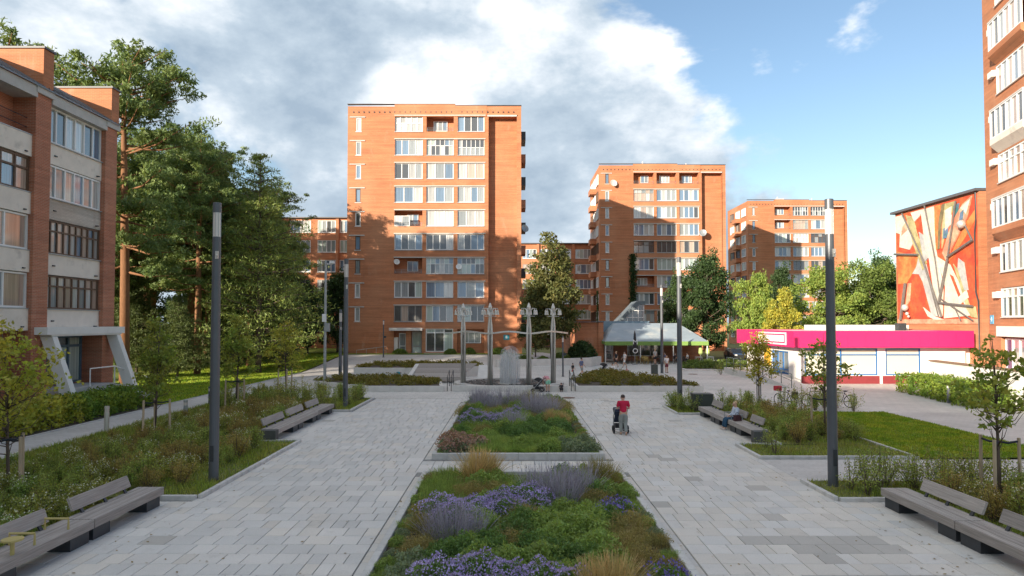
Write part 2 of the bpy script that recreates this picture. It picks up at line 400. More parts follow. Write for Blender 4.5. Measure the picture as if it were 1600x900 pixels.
def slab_kind(x, y):
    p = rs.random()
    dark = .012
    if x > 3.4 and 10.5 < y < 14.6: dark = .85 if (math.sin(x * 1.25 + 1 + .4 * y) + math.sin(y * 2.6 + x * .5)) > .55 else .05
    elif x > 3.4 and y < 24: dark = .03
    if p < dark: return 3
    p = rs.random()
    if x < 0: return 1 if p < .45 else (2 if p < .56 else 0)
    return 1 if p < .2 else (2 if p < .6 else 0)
def seen(x, y):
    px = 800 + 1067 * x / y; return -20 < px < 1620 and 4801 / y < 405
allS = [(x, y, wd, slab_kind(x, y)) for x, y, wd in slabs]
big = sorted([s_ for s_ in allS if seen(s_[0] + s_[2] / 2, s_[1] + .28)], key=lambda s_: -s_[2] / s_[1] ** 3)[:300]
bigset = set((s_[0], s_[1]) for s_ in big)
slab_me = {}
G = .007
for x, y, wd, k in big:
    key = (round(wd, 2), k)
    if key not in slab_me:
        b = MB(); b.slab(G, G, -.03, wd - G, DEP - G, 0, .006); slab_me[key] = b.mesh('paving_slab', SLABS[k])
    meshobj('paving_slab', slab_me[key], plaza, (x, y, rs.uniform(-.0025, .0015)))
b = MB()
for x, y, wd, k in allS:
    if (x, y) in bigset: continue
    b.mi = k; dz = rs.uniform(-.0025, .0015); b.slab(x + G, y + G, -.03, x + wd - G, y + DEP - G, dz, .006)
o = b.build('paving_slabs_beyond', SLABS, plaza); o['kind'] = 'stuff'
# narrow edging course along the two middle beds
b = MB()
for bd in (BED1, BED2):
    for x0 in (bd[0] - .25, bd[1] + .0):
        yy = max(bd[2], 8)
        while yy < bd[3]:
            ln = min(rs.choice((.4, .5, .6)), bd[3] - yy)
            b.mi = rs.choice((0, 1, 2, 2)); b.slab(x0 + .015, yy + .005, -.03, x0 + .235, yy + ln - .005, rs.uniform(-.003, .001), .005); yy += ln
o = b.build('edging_slabs', SLABS, plaza); o['kind'] = 'stuff'
# ---- kerbs: each stone a part
kerb_me = {}
def kerb(name, pts, wdt, z0, z1, parent=None, closed=False):
    root = bpy.data.objects.new(name, None); link(root); tag(root, kind='structure')
    pts = [Vector((*p, 0)) for p in pts]; n = len(pts)
    for i in range(n if closed else n - 1):
        a, c = pts[i], pts[(i + 1) % n]; d = (c - a); ln = d.length; k = max(1, round(ln / 1.0)); sl = ln / k
        key = (round(sl, 3), wdt, z0, z1)
        if key not in kerb_me:
            q = MB(); q.slab(.004, -wdt / 2, z0, sl - .004, wdt / 2, z1, .012); kerb_me[key] = q.mesh('kerb_stone', KERB)
        an = math.atan2(d.y, d.x)
        for j in range(k):
            e = a + d * (j / k)
            meshobj('kerb_stone', kerb_me[key], root, (e.x, e.y, rs.uniform(-.004, .004)), an + rs.uniform(-.003, .003))
    return root
def rectpts(b, i): return [(b[0] + i, b[2] + i), (b[1] - i, b[2] + i), (b[1] - i, b[3] - i), (b[0] + i, b[3] - i)]
def inset_kerb(name, b):   # four runs butted end to end
    t_ = .075
    return kerb(name, [(b[0], b[2] + t_), (b[1], b[2] + t_)], .15, -.05, .19), \
           kerb(name, [(b[1] - t_, b[2] + .155), (b[1] - t_, b[3] - .155)], .15, -.05, .19), \
           kerb(name, [(b[1], b[3] - t_), (b[0], b[3] - t_)], .15, -.05, .19), \
           kerb(name, [(b[0] + t_, b[3] - .155), (b[0] + t_, b[2] + .155)], .15, -.05, .19)
inset_kerb('middle_bed_kerb', BED1); inset_kerb('middle_bed_kerb', BED2)
kerb('left_bed_kerb', [(-9.5, 17.62), (-8.08, 17.62)], .12, -.05, .1); kerb('left_bed_kerb', [(-8.02, 17.70), (-8.02, 25.95)], .12, -.05, .1)
kerb('left_bed_kerb', [(-8.09, 26.0), (-9.62, 26.0)], .12, -.05, .1); kerb('left_bed_kerb', [(-9.68, 26.1), (-9.68, 34.8)], .1, -.05, .08)
kerb('left_bed_kerb', [(-9.62, 34.92), (-8.3, 34.92)], .12, -.05, .1); kerb('left_bed_kerb', [(-8.24, 35.0), (-8.24, 40.8)], .12, -.05, .1)
kerb('left_bed_kerb', [(-8.3, 40.86), (-16.8, 40.86)], .12, -.05, .06); kerb('left_bed_kerb', [(-9.6, 6), (-9.6, 17.5)], .1, -.05, .08)
kerb('left_path_kerb', [(-16.85, 4), (-16.85, 40.8)], .08, -.05, .03); kerb('left_path_kerb', [(-19.16, 4), (-19.16, 62)], .08, -.05, .03)
kerb('right_bed_kerb', [(8.22, 19.5), (8.22, 17.46)], .12, -.05, .1); kerb('right_bed_kerb', [(8.29, 17.4), (9.9, 17.4)], .12, -.05, .1)
kerb('right_bed_kerb', [(8.29, 19.56), (18.7, 19.56)], .1, -.05, .04)
kerb('right_bed_kerb', [(8.30, 22.82), (13.5, 22.82)], .12, -.05, .1); kerb('right_bed_kerb', [(8.24, 22.76), (8.24, 25.2)], .12, -.05, .1)
kerb('right_bed_kerb', [(8.30, 25.26), (9.85, 25.26)], .12, -.05, .1); kerb('right_bed_kerb', [(9.92, 25.34), (9.92, 33.6)], .1, -.05, .08)
kerb('right_bed_kerb', [(9.85, 33.75), (8.2, 33.75)], .12, -.05, .1); kerb('right_bed_kerb', [(8.14, 33.82), (8.14, 36.9)], .12, -.05, .1)
kerb('right_bed_kerb', [(8.2, 36.96), (13.4, 36.96)], .12, -.05, .1)
kerb('lawn_edge_kerb', [(13.48, 22.9), (13.48, 36.9)], .08, -.05, .085)
kerb('lawn_edge_kerb', [(18.76, 22.9), (18.76, 34.5)], .08, -.05, .02)
LEFT_BEDS = [(-16.8, -9.66, 6, 17.55), (-16.8, -8.1, 17.7, 25.93), (-16.8, -9.75, 26.07, 34.85), (-16.8, -8.32, 35.0, 40.78)]
RIGHT_BEDS = [(9.97, 13.5, 6, 17.33), (8.3, 13.5, 17.48, 19.48), (8.32, 13.43, 22.9, 25.18), (9.98, 13.43, 25.35, 33.65), (8.22, 13.43, 33.84, 36.88)]
for i, r_ in enumerate(LEFT_BEDS): sheet('left_bed_soil', r_[0], r_[1], r_[2], r_[3], .03, ROUGHG)
for i, r_ in enumerate(RIGHT_BEDS): sheet('right_bed_soil', r_[0], r_[1], r_[2], r_[3], .03, ROUGHG)
sheet('middle_bed_soil', BED1[0] + .15, BED1[1] - .15, BED1[2] + .15, BED1[3] - .15, .09, SOIL)
sheet('middle_bed_soil', BED2[0] + .15, BED2[1] - .15, BED2[2] + .15, BED2[3] - .15, .09, SOIL)
sheet('hedge_bed_soil', -23.0, -19.25, 12, 37.9, .02, SOIL)
# manhole covers set in the plaza
for (x, y, lb) in ((3.4, 41.4, 'rusty round manhole cover on the terrace beyond the stroller'), (16.0, 60.5, 'small dark drain cover on the paving near the far planter')):
    b = MB(); b.lathe([(.42, 0), (.42, .008), (.34, .008), (.34, .004), (.30, .004), (.30, .009)], (x, y, -.003), 20)
    tag(b.build('manhole_cover', mat('rusty_iron', (.16, .09, .06), .8, .3, 9)), lb, 'manhole cover')
# ------------------------------------------------------------ buildings
pane_me = {}
def pane_mesh(m):
    if m.name not in pane_me:
        b = MB(); b.box(0, -.008, 0, 1, .008, 1); pane_me[m.name] = b.mesh('pane', m)
    return pane_me[m.name]
frame_me = {}
def window(parent, pos, w_, h_, n, fm, pms, rz=0, hb=(), fw=.07, name='window', rng=rnd, panes=True, dep=.08, widths=None):
    """frame with its origin at the lower left corner, front facing local -y; each light is a pane"""
    widths = widths or [1] * n; tot = sum(widths); xs = [0]
    for q in widths: xs.append(xs[-1] + w_ * q / tot)
    zs = [0] + [h_ * q for q in hb] + [h_]
    key = (round(w_, 2), round(h_, 2), tuple(widths), tuple(hb), fw, fm.name, dep)
    if key not in frame_me:
        b = MB(); a = fw / 2
        for i, x in enumerate(xs):
            x0 = 0 if i == 0 else (w_ - fw if i == len(xs) - 1 else x - a); b.box(x0, -dep, 0, x0 + fw, dep * .3, h_)
        for i, z in enumerate(zs):
            z0 = 0 if i == 0 else (h_ - fw if i == len(zs) - 1 else z - a)
            for x0, x1 in zip(xs, xs[1:]):
                l = x0 + (fw if x0 == 0 else a); r_ = x1 - (fw if x1 == xs[-1] else a); b.box(l, -dep + .004, z0, r_, dep * .3 - .004, z0 + fw)
        frame_me[key] = b.mesh('window', fm)
    o = meshobj(name, frame_me[key], parent, pos, rz)
    if panes:
        for x0, x1 in zip(xs, xs[1:]):
            for z0, z1 in zip(zs, zs[1:]):
                m = rng.choice(pms); meshobj('pane', pane_mesh(m), o, (x0 + fw * .3, 0, z0 + fw * .3), 0, (x1 - x0 - fw * .6, 1, z1 - z0 - fw * .6))
    return o
def wall(b, x0, x1, z0, z1, ops, back_y=None):
    """front at y=0 facing -y, with openings (xa, xb, za, zb, depth, closed)"""
    xs = sorted({x0, x1, *[o[0] for o in ops], *[o[1] for o in ops]}); zs = sorted({z0, z1, *[o[2] for o in ops], *[o[3] for o in ops]})
    for xa, xb in zip(xs, xs[1:]):
        for za, zb in zip(zs, zs[1:]):
            cx, cz = (xa + xb) / 2, (za + zb) / 2
            if any(o[0] < cx < o[1] and o[2] < cz < o[3] for o in ops): continue
            b.face((xa, 0, za), (xb, 0, za), (xb, 0, zb), (xa, 0, zb))
    for xa, xb, za, zb, d, cl in ops:
        b.face((xa, 0, za), (xa, 0, zb), (xa, d, zb), (xa, d, za)); b.face((xb, 0, za), (xb, d, za), (xb, d, zb), (xb, 0, zb))
        b.face((xa, 0, zb), (xb, 0, zb), (xb, d, zb), (xa, d, zb)); b.face((xa, 0, za), (xa, d, za), (xb, d, za), (xb, 0, za))
        if cl: b.face((xa, d, za), (xb, d, za), (xb, d, zb), (xa, d, zb))
def text_mesh(s, size, m, parent, loc, rot, name='lettering', depth=.01):
    cu = bpy.data.curves.new(name, 'FONT'); cu.body = s; cu.size = size; cu.extrude = depth; cu.align_x = 'CENTER'; cu.align_y = 'CENTER'
    o = bpy.data.objects.new(name, cu); col.objects.link(o); dg = bpy.context.evaluated_depsgraph_get()
    me = bpy.data.meshes.new_from_object(o.evaluated_get(dg)); bpy.data.objects.remove(o); me.materials.clear(); me.materials.append(m)
    q = meshobj(name, me, parent, loc); q.rotation_euler = rot; return q
def dish(parent, pos, r, rz, m=None):
    b = MB(); b.lathe([(0.02, -.12 * r), (r * .5, -.06 * r), (r, .12 * r), (r * .97, .13 * r), (r * .5, -.03 * r), (.02, -.09 * r)], (0, 0, 0), 16)
    o = b.build('satellite_dish', m or PVC, parent, pos); o.rotation_euler = (R(72), 0, rz)
    q = MB(); q.tube((0, -r * .9, .08), (0, 0, r * .9), .02); q.tube((0, 0, -.1 * r), (0, r * .2, -.5), .03); q.build('dish_arm', GALV, o); return o
P_WHITE = [G_CURT, G_CURT, G_GREY, G_CURT, G_BLUE]; P_MIX = [G_CURT, G_GREY, G_BLUE, G_GREEN, G_DARK]; P_BLUE = [G_BLUE, G_CURT, G_GREY, G_BLUE]; P_DARK = [G_DARK, G_GREY, G_DARK]; P_BEI = [G_BEIGE, G_CURT, G_BEIGE]
STY = {
 'p3': (3, PVC, P_WHITE, (), .09), 'p4': (4, PVC, P_MIX, (), .09), 'b3': (3, PVC, P_BLUE, (), .09), 'b4': (4, PVC, P_BLUE, (), .09), 'e3': (3, PVC, P_BEI, (), .09),
 's5': (6, PVC, P_MIX, (.62,), .06), 's6': (6, PVC, P_DARK, (.5,), .06), 'd4': (4, GREYW, P_DARK + [G_BEIGE], (), .08), 'g4': (5, GREYW, P_BEI + [G_GREY], (.7,), .07), 'k4': (4, BROWNW, P_DARK, (.65,), .07), 'c4': (4, PVC, [G_GREEN, G_GREY, G_GREEN], (), .08), 'w5': (5, PVC, [G_CURT], (.55,), .08)}
COLS = ((5.65, 9.0), (9.45, 12.72), (13.2, 16.4))
def tower(name, label, loc, rz, cells, seed, ground=True, side=True):
    rg = random.Random(seed); t = thing(name, label, 'apartment tower', loc, rz, 'brick apartment towers')
    H = 29.6; W = 20.8; D = 13.0; ops = []
    for r_ in range(9):
        s = 3.8 + 2.85 * r_; ops.append((.98, 1.6, s, s + 1.65, .16, False))
        for c, (xa, xb) in enumerate(COLS):
            st = cells[r_][c]; ops.append((xa, xb, s, s + 1.9, 1.3 if st[0] == 'o' else .28, st[0] == 'o'))
    ops.append((16.9, 20.3, -1, 28.4, .95, True))
    if ground:
        ops += [(5.65, 7.1, 0, 2.75, .9, True), (7.7, 9.0, 0, 2.75, .5, True), (9.45, 12.72, .2, 2.95, .2, False), (13.2, 16.4, 0, 2.9, .9, True)]
    b = MB(); wall(b, 0, W, -1, H, ops)
    b.face((0, 0, -1), (0, D, -1), (0, D, H), (0, 0, H)); b.face((W, 0, -1), (W, 0, H), (W, D, H), (W, D, -1)); b.face((0, D, -1), (W, D, -1), (W, D, H), (0, D, H)); b.face((0, 0, H), (W, 0, H), (W, D, H), (0, D, H))
    b.box(5.62, -.06, H - 1.18, 12.9, .3, H + .28); b.box(12.903, -.06, H - 1.18, 16.7, .3, H + .12); b.box(20.3, -.05, -1, W + .02, .2, H - .05)
    b.box(-.03, -.03, H - .02, 5.617, .3, H + .04); b.box(16.703, -.03, H - .4, W + .03, .3, H + .06)
    b.build('brick_wall', BRICK, t)
    b = MB(); b.box(-.06, -.10, H + .29, 12.9, .35, H + .36); b.box(12.9, -.10, H + .13, W + .06, .35, H + .2); b.build('roof_flashing', ROOFCAP, t)
    b = MB()
    for x in [k * .62 for k in range(1, 33)]:
        if 12.5 < x < 13.1: continue
        b.box(x, -.075, H - .72, x + .13, -.061 if 5.6 < x < 16.7 else .05, H - .58)
    if not ground: pass
    o = b.build('vent_holes', DARK, t); o['kind'] = 'stuff'
    for r_ in range(9):
        s = 3.8 + 2.85 * r_
        q = MB(); q.box(5.6, -.07, s + 1.91, 16.55, .1, s + 2.02); q.build('lintel_band', CONC, t)
        q = MB(); q.box(.25, -.09, s + 1.68, 2.1, .1, s + 1.8); q.build('lintel', CONC, t)
        window(t, (.98, .12, s), .62, 1.65, 1, PVC if rg.random() < .75 else BROWNW, [G_BLUE, G_CURT, G_GREY, G_DARK], fw=.09, rng=rg)
        q = MB(); q.box(.9, -.06, s - .08, 1.68, .14, s - .005); q.build('window_sill', CONC_L, t)
        for c, (xa, xb) in enumerate(COLS):
            st = cells[r_][c]; w_ = xb - xa
            if st in STY:
                n, fm, pm, hb, fw = STY[st]; window(t, (xa, .22, s), w_, 1.9, n, fm, pm, 0, hb, fw, rng=rg)
                q = MB(); q.box(xa - .04, -.08, s - .07, xb + .04, .05, s - .004); q.build('window_sill', GALV, t)
            else:       # open loggia with a window in its back wall
                ww, x0 = (1.7, xa + .7) if st == 'o' else (1.3, xa + 1.4)
                if st == 'oh':
                    window(t, (xa, .10, s), w_ * .55, 1.25, 2, PVC, [G_GREY, G_CURT], rng=rg)
                window(t, (x0, 1.26, s + .35), ww, 1.25, 2 if ww < 1.5 else 3, PVC, P_BLUE, rng=rg)
                q = MB()
                for k in range(3): q.tube((xa, .06, s + .12 + .17 * k), (xb, .06, s + .12 + .17 * k), .018, n=6)
                for k in range(5): q.tube((xa + .1 + k * (w_ - .2) / 4, .06, s), (xa + .1 + k * (w_ - .2) / 4, .06, s + .46), .015, n=6)
                q.build('balcony_rail', GALV, t)
    q = MB(); q.box(16.75, -.05, 28.42, 20.4, .2, 28.6); q.build('recess_lintel', CONC, t)
    if side:            # bands of windows and balconies down the side that faces the square
        for r_ in range(10):
            s = 1.0 + 2.85 * r_
            for y0 in (.9, 4.6, 8.4):
                window(t, (-.05, y0 + 2.5, s), 2.4, 1.7, 3, PVC if rg.random() < .7 else BROWNW, P_MIX, R(-90), rng=rg, dep=.12)
            if r_ > 0:
                q = MB(); q.box(-1.0, 4.4, s - .95, -.001, 7.3, s - .05); q.build('side_balcony', BRICK, t)
    for r_ in range(1, 10):      # balconies on the far side, seen end-on
        s = .9 + 2.85 * r_; q = MB(); q.box(W + .001, 3.2, s - .1, W + .62, 6.4, s + .95); q.build('side_balcony', DARK if r_ % 2 else BRICK_R, t)
    for (x, y, hh) in ((7.6, 4, 1.1), (15.2, 4.5, .9)):
        q = MB(); q.box(x, y, H, x + 1.5, y + 1.2, H + hh); q.box(x - .1, y - .1, H + hh + .003, x + 1.6, y + 1.3, H + hh + .1); q.tube((x + .4, y + .4, H + hh), (x + .4, y + .4, H + hh + .6), .08); q.build('roof_vent_stack', RENDERC, t)
    return t
c1 = [('d4', 'p4', 'p4'), ('p4', 'b3', 'b3'), ('o2', 's5', 's5'), ('p4', 'p4', 'p4'), ('oh', 'p3', 'p3'), ('p3', 'p3', 'b4'), ('p4', 'p3', 'e3'), ('p4', 's5', 's6'), ('w5', 'o', 'p4')]
t1 = tower('apartment_tower', 'large orange brick apartment tower behind the fountain, the tallest in view', (-19.72, 81.3, .9), 0, c1, 3, side=False)
# entrances of the near tower
for nm, x0, x1, z1, m in (('door', 6.2, 7.0, 2.3, PVC),):
    window(t1, (6.15, .86, .02), .85, 2.4, 1, PVC, [G_GREY], hb=(.35,), fw=.12, name='door')
window(t1, (7.75, .46, .02), 1.2, 2.6, 1, GREYW, [G_GREEN], hb=(.3,), fw=.14, name='door')
window(t1, (9.45, .16, .2), 3.27, 2.75, 3, PVC, [G_DARK, G_GREY, G_GREEN], hb=(.82,), fw=.1, name='shop_window')
window(t1, (13.7, .86, 1.2), 2.3, 1.3, 3, PVC, [G_GREY, G_GREEN], fw=.08)
b = MB(); b.box(5.3, -1.2, 2.86, 9.2, -.003, 3.0); b.box(5.3, -1.26, 2.72, 9.2, -1.203, 3.06); b.build('entrance_canopy', CONC_L, t1)
b = MB(); b.box(5.63, .2, 0, 6.1, .895, 1.9); b.build('notice_board', WHITE_P, t1)
for k in range(5):
    b = MB(); b.box(9.2, -.35 * (5 - k), -.35, 12.9, -.003 - .0 * k, -.28 + .1 * k); b.build('step', CONC, t1) if k == 0 else None
b = MB()
for k in range(4): b.box(9.3, -.32 * (4 - k), -.6, 12.8, -.32 * (3 - k) - .004, -.28 + .12 * k)
b.build('entrance_steps', CONC, t1)
b = MB(); b.box(5.2, -2.2, -.6, 9.1, -.004, .0); b.build('entrance_platform', CONC, t1)
b = MB(); b.extr([(1.2, -1.6, -.6), (5.19, -1.6, -.6), (5.19, -1.6, .0)], (0, 1.1, 0)); b.build('entrance_ramp', CONC, t1)
b = MB()
for k in range(4): b.tube((1.6 + 1.15 * k, -1.62, -.55 + .15 * k), (1.6 + 1.15 * k, -1.62, .45 + .15 * k), .025, n=6)
b.tube((1.6, -1.62, .45), (5.05, -1.62, .9), .025, n=6); b.build('ramp_railing', GALV, t1)
b = MB(); b.box(18.7, .90, 1.6, 19.4, .944, 2.2); pl = b.build('house_number_plate', mat('teal_enamel', (.03, .25, .33), .4, .05, 3, bmp=0), t1)
text_mesh('8', .5, PVC, t1, (19.05, .895, 1.9), (R(90), 0, 0))
b = MB(); b.box(20.25, -.35, -.6, 20.9, -.053, 1.3); b.build('brick_pier', BRICK, t1)
dish(t1, (6.0, -.25, 10.9), .36, R(20), CONC_L); dish(t1, (13.4, -.3, 10.3), .36, R(10)); dish(t1, (21.3, 2, 15.2), .5, R(30), GALV)
c2 = [('g4', 'p4', 'c4'), ('p4', 'b4', 'c4'), ('o', 'b4', 'p4'), ('g4', 'b4', 'p4'), ('p4', 'c4', 'c4'), ('k4', 'd4', 'd4'), ('b4', 'b4', 'b4'), ('e3', 'b4', 'p4'), ('g4', 'b4', 'b4')]
c2[8] = ('o2', 'o', 'o'); c2[7] = ('g4', 'b4', 'b4'); c2[6] = ('e3', 'b4', 'p4'); c2[5] = ('b4', 'b4', 'b4'); c2[4] = ('k4', 'd4', 'd4'); c2[3] = ('p4', 'c4', 'c4')
t2 = tower('apartment_tower', 'orange brick apartment tower rising behind the green-edged cafe roof', (14.4, 112, .9), 0, c2, 5, ground=False)
dish(t2, (2.3, -.5, 26.6), .6, R(15), CONC_L); dish(t2, (16.9, -.4, 18.4), .6, R(-10), GALV)
c3 = [('p4', 'b4', 'p4'), ('p4', 'b4', 'c4'), ('g4', 'p4', 'p4'), ('p4', 'b4', 'd4'), ('b4', 'd4', 'd4'), ('b4', 'b4', 'b4'), ('p4', 'w5', 'k4'), ('o', 'g4', 'p3'), ('o', 's6', 's6')]
t3 = tower('apartment_tower', 'farthest orange brick tower behind the light green trees and supermarket', (49.2, 142, .4), 0, c3, 8, ground=False)
def block(name, label, loc, rz, W, H, D, z_first, nfl, cols, pitch=2.85, seed=1, m=BRICK, wh=1.75, group='lower brick apartment blocks'):
    rg = random.Random(seed); t = thing(name, label, 'apartment block', loc, rz, group); ops = []
    for f_ in range(nfl):
        for xa, xb in cols: ops.append((xa, xb, z_first + pitch * f_, z_first + pitch * f_ + wh, .15, False))
    b = MB(); wall(b, 0, W, -1, H, ops)
    b.face((0, 0, -1), (0, D, -1), (0, D, H), (0, 0, H)); b.face((W, 0, -1), (W, 0, H), (W, D, H), (W, D, -1)); b.face((0, D, -1), (W, D, -1), (W, D, H), (0, D, H)); b.face((0, 0, H), (W, 0, H), (W, D, H), (0, D, H))
    for k, (xa, xb) in enumerate(zip([c[1] for c in cols], [c[0] for c in cols[1:]])):
        if k % 2 == 1: b.box(xa + .1, -.35, -1, xb - .1, -.002, H - .1)
    b.build('brick_wall', m, t)
    b = MB(); b.box(-.1, -.4, H + .003, W + .1, D + .1, H + .16); b.build('roof_flashing', ROOFCAP, t)
    for xa, xb, za, zb, d, cl in ops:
        st = rg.choice(('p4', 'p4', 'b4', 'c4', 'p3', 'd4', 's5')); n, fm, pm, hb, fw = STY[st]
        window(t, (xa, .1, za), xb - xa, zb - za, n, fm, pm, 0, hb, fw, rng=rg)
        q = MB(); q.box(xa - .05, -.07, za - .07, xb + .05, .05, za - .004); q.build('window_sill', CONC_L, t)
    return t
block('apartment_block', 'brick apartment block half hidden by pines left of the large tower', (-40, 98, .9), 0, 21, 18.7, 12, 2.4, 6, [(.8, 3.6), (4.4, 7.2), (8, 11), (12, 14.6), (15.2, 17.6), (18, 20.6)], seed=4)
block('apartment_block', 'low brick apartment block in the gap between the two nearer towers', (-2, 128, .5), 0, 17.4, 18.9, 12, 1.9, 6, [(.6, 3.2), (4.0, 6.6), (7.2, 9.8), (10.3, 13.1), (13.9, 17.0)], seed=6)
# the low brick wall and glazed stair roof that join the cafe to the second tower
# ---------------------------------------------------- left apartment block (facade faces +X)
XB = -23.3; YB = 39.6
lb = thing('apartment_block', 'five storey block with grey balcony panels at the left edge', 'apartment block', (XB, YB, 0), R(90))
LEN = 46.0; bays = []                      # local x = world Y - YB ; -y faces the square
def lx(Y): return Y - YB
piers = []; Yp = 39.6
while Yp > YB - LEN + 6: piers.append(Yp); Yp -= 5.7
b = MB()
b.box(-LEN, .9, -.5, 0, 10, 16.0)          # body behind the balconies
b.build('brick_wall', BRICK_R, lb)
for Yp in piers:
    b = MB(); b.box(lx(Yp) - 1.1, -.22, -.3, lx(Yp), .898, 15.7); b.build('brick_pier', BRICK_R, lb)
    b = MB(); b.box(lx(Yp) - 1.2, -.34, 15.703, lx(Yp) + .08, .89, 16.05); b.build('pier_cap', CONC, lb)
rg = random.Random(21)
styl = {(0, 3): ('pv', 6), (0, 2): ('pv', 6), (0, 1): ('br', 9), (0, 0): ('br', 8), (1, 3): ('op', 0), (1, 2): ('brp', 5), (1, 1): ('pv', 3), (1, 0): ('pv', 3)}
for i, (Ya, Yb) in enumerate(zip(piers, [p - 4.6 - 1.1 for p in piers])):
    x0 = lx(Ya) - 1.1 - 4.6; x1 = lx(Ya) - 1.1
    b = MB(); b.box(x0, -.30, 15.45, x1, .89, 16.0); b.build('eave_beam', CONC, lb)
    for f_ in range(4):
        s = 5.2 + 2.8 * f_; pan = MB(); pan.box(x0 + .005, -.06 if i % 2 else .0, s - 1.05, x1 - .005, .895, s - .02)
        pan.build('balcony_panel', (BRICK_W if (i == 0 and f_ == 2) else RENDERC), lb)
        if f_ < 4:
            q = MB(); q.box(x0 + .01, -.09, s - .018, x1 - .01, .1, s + .03); q.build('balcony_sill', GALV, lb)
        kind, n = styl.get((i, f_), rg.choice((('pv', 5), ('pv', 6), ('br', 8))))
        ztop = 1.72 if f_ < 3 else 1.85
        if kind == 'pv': window(lb, (x0 + .02, .12, s + .03), 4.56, ztop - .03, n, PVC, [G_CURT, G_GREY, G_BLUE, G_BLUE, G_DARK] if f_ > 1 else [G_GREY, G_BEIGE, G_DARK], fw=.09, rng=rg)
        elif kind == 'br': window(lb, (x0 + .02, .12, s + .03), 4.56, ztop - .03, n, BROWNW, [G_CURT, G_BEIGE, G_GREY, G_CURT] if f_ == 0 else [G_BEIGE, G_BLUE, G_CURT, G_GREY], hb=(.68,), fw=.085, rng=rg)
        elif kind == 'brp': window(lb, (x0 + .02, .12, s + .03), 4.56, ztop - .03, n, BROWNW, [G_BEIGE, G_BLUE, G_DARK], hb=(.65,), fw=.1, rng=rg)
        else:
            q = MB(); q.box(x0 + 1.2, .86, s - .4, x0 + 3.2, .897, s + 1.5); q.build('balcony_back_door', BROWNW, lb)
            for zz in (.5, .95):
                q = MB(); q.tube((x0, .2, s + zz), (x1, .2, s + zz - .1), .02, n=6); q.build('washing_line', DARK, lb)
        q = MB(); q.box(x0 + .6, -.10 if i % 2 else -.06, s - .62, x0 + .78, -.061 if i % 2 else -.001, s - .56); q.build('drain_spout', DARK, lb)
        q = MB(); q.box(x1 - .5, -.14, s - .9, x1 - .36, -.061 if i % 2 else -.001, s - .84); q.build('drain_spout', DARK, lb)
    # roof between two upstand walls
    q = MB(); nrib = 16
    q.face((x0 - .03, -.40, 16.06), (x1 + 1.1, -.40, 16.06), (x1 + 1.1, 2.0, 17.5), (x0 - .03, 2.0, 17.5))
    q.face((x0 - .03, -.40, 15.99), (x1 + 1.1, -.40, 15.99), (x1 + 1.1, -.40, 16.06), (x0 - .03, -.40, 16.06))
    for k in range(nrib + 1):
        xx = x0 + (x1 + 1.05 - x0) * k / nrib; q.extr([(xx, -.40, 16.063), (xx + .04, -.40, 16.063), (xx + .04, -.40, 16.11), (xx, -.40, 16.11)], (0, 2.4, 1.44))
    q.build('metal_roof', ROOF, lb)
    q = MB(); q.box(x0 - .03, 2.003, 16.4, x1 + 1.1, 2.3, 17.6); q.build('roof_parapet', CONC, lb)
    q = MB(); q.box(x1 + .35, -.30, 16.053, x1 + 1.1, 4.5, 18.0); u = q.build('roof_upstand', BRICK, lb)
    q = MB(); q.box(x1 + .28, -.38, 18.003, x1 + 1.17, 4.55, 18.1); q.build('upstand_flashing', ROOFCAP, u)
# ground floor: entrance under a canopy on slanted pylons
E0, E1 = lx(33.9), lx(38.5)
b = MB(); b.box(E0 - .5, -.8, 3.85, E1 + .9, .88, 3.93); b.box(E0 - .9, -.86, 3.932, E1 + 1.1, .88, 4.3); b.build('entrance_canopy', WHITE_P, lb)
for xx in (E0 - .45, E1 + .4):
    b = MB(); b.extr([(xx, -.2, 3.84), (xx, -.80, 3.84), (xx, -2.1, .2), (xx, -1.5, .2)], (.38, 0, 0)); b.build('slanted_pylon', WHITE_P, lb)
window(lb, (E0 + .25, .80, 1.35), 1.6, 2.45, 2, BROWNW, [G_DARK, G_GREY], hb=(.2,), fw=.1, name='entrance_window')
window(lb, (E0 + 2.0, .80, 1.25), 2.3, 2.6, 2, mat('blue_grey_door_paint', (.06, .10, .14), .5), [G_GREEN, G_DARK], hb=(.78,), fw=.14, name='door')
b = MB(); b.box(E0 + .1, -1.3, -.1, E1 - .4, .79, 1.2); b.build('entrance_platform', CONC, lb)
b = MB(); b.extr([(E1 - .395, -1.3, 1.2), (E1 - .395, -1.3, -.1), (E1 + 3.6, -1.3, -.1), (E1 + 3.6, -1.3, .1)], (0, 1.1, 0)); b.build('entrance_ramp', CONC_L, lb)
b = MB()
rp = [(E0 + 1.9, 1.2), (E1 - .5, 1.2), (E1 + 1.4, .72), (E1 + 3.4, .2)]
for x, z in rp: b.tube((x, -1.24, z), (x, -1.24, z + .92), .03, n=6)
b.path([(x, -1.24, z + .92) for x, z in rp], .035, 6); b.build('ramp_railing', PVC, lb)
for i, Yp in enumerate(piers[1:7]):
    window(lb, (lx(Yp) - 5.0, .86, 1.6), 3.2, 1.5, 3, BROWNW, P_DARK, rng=rg)
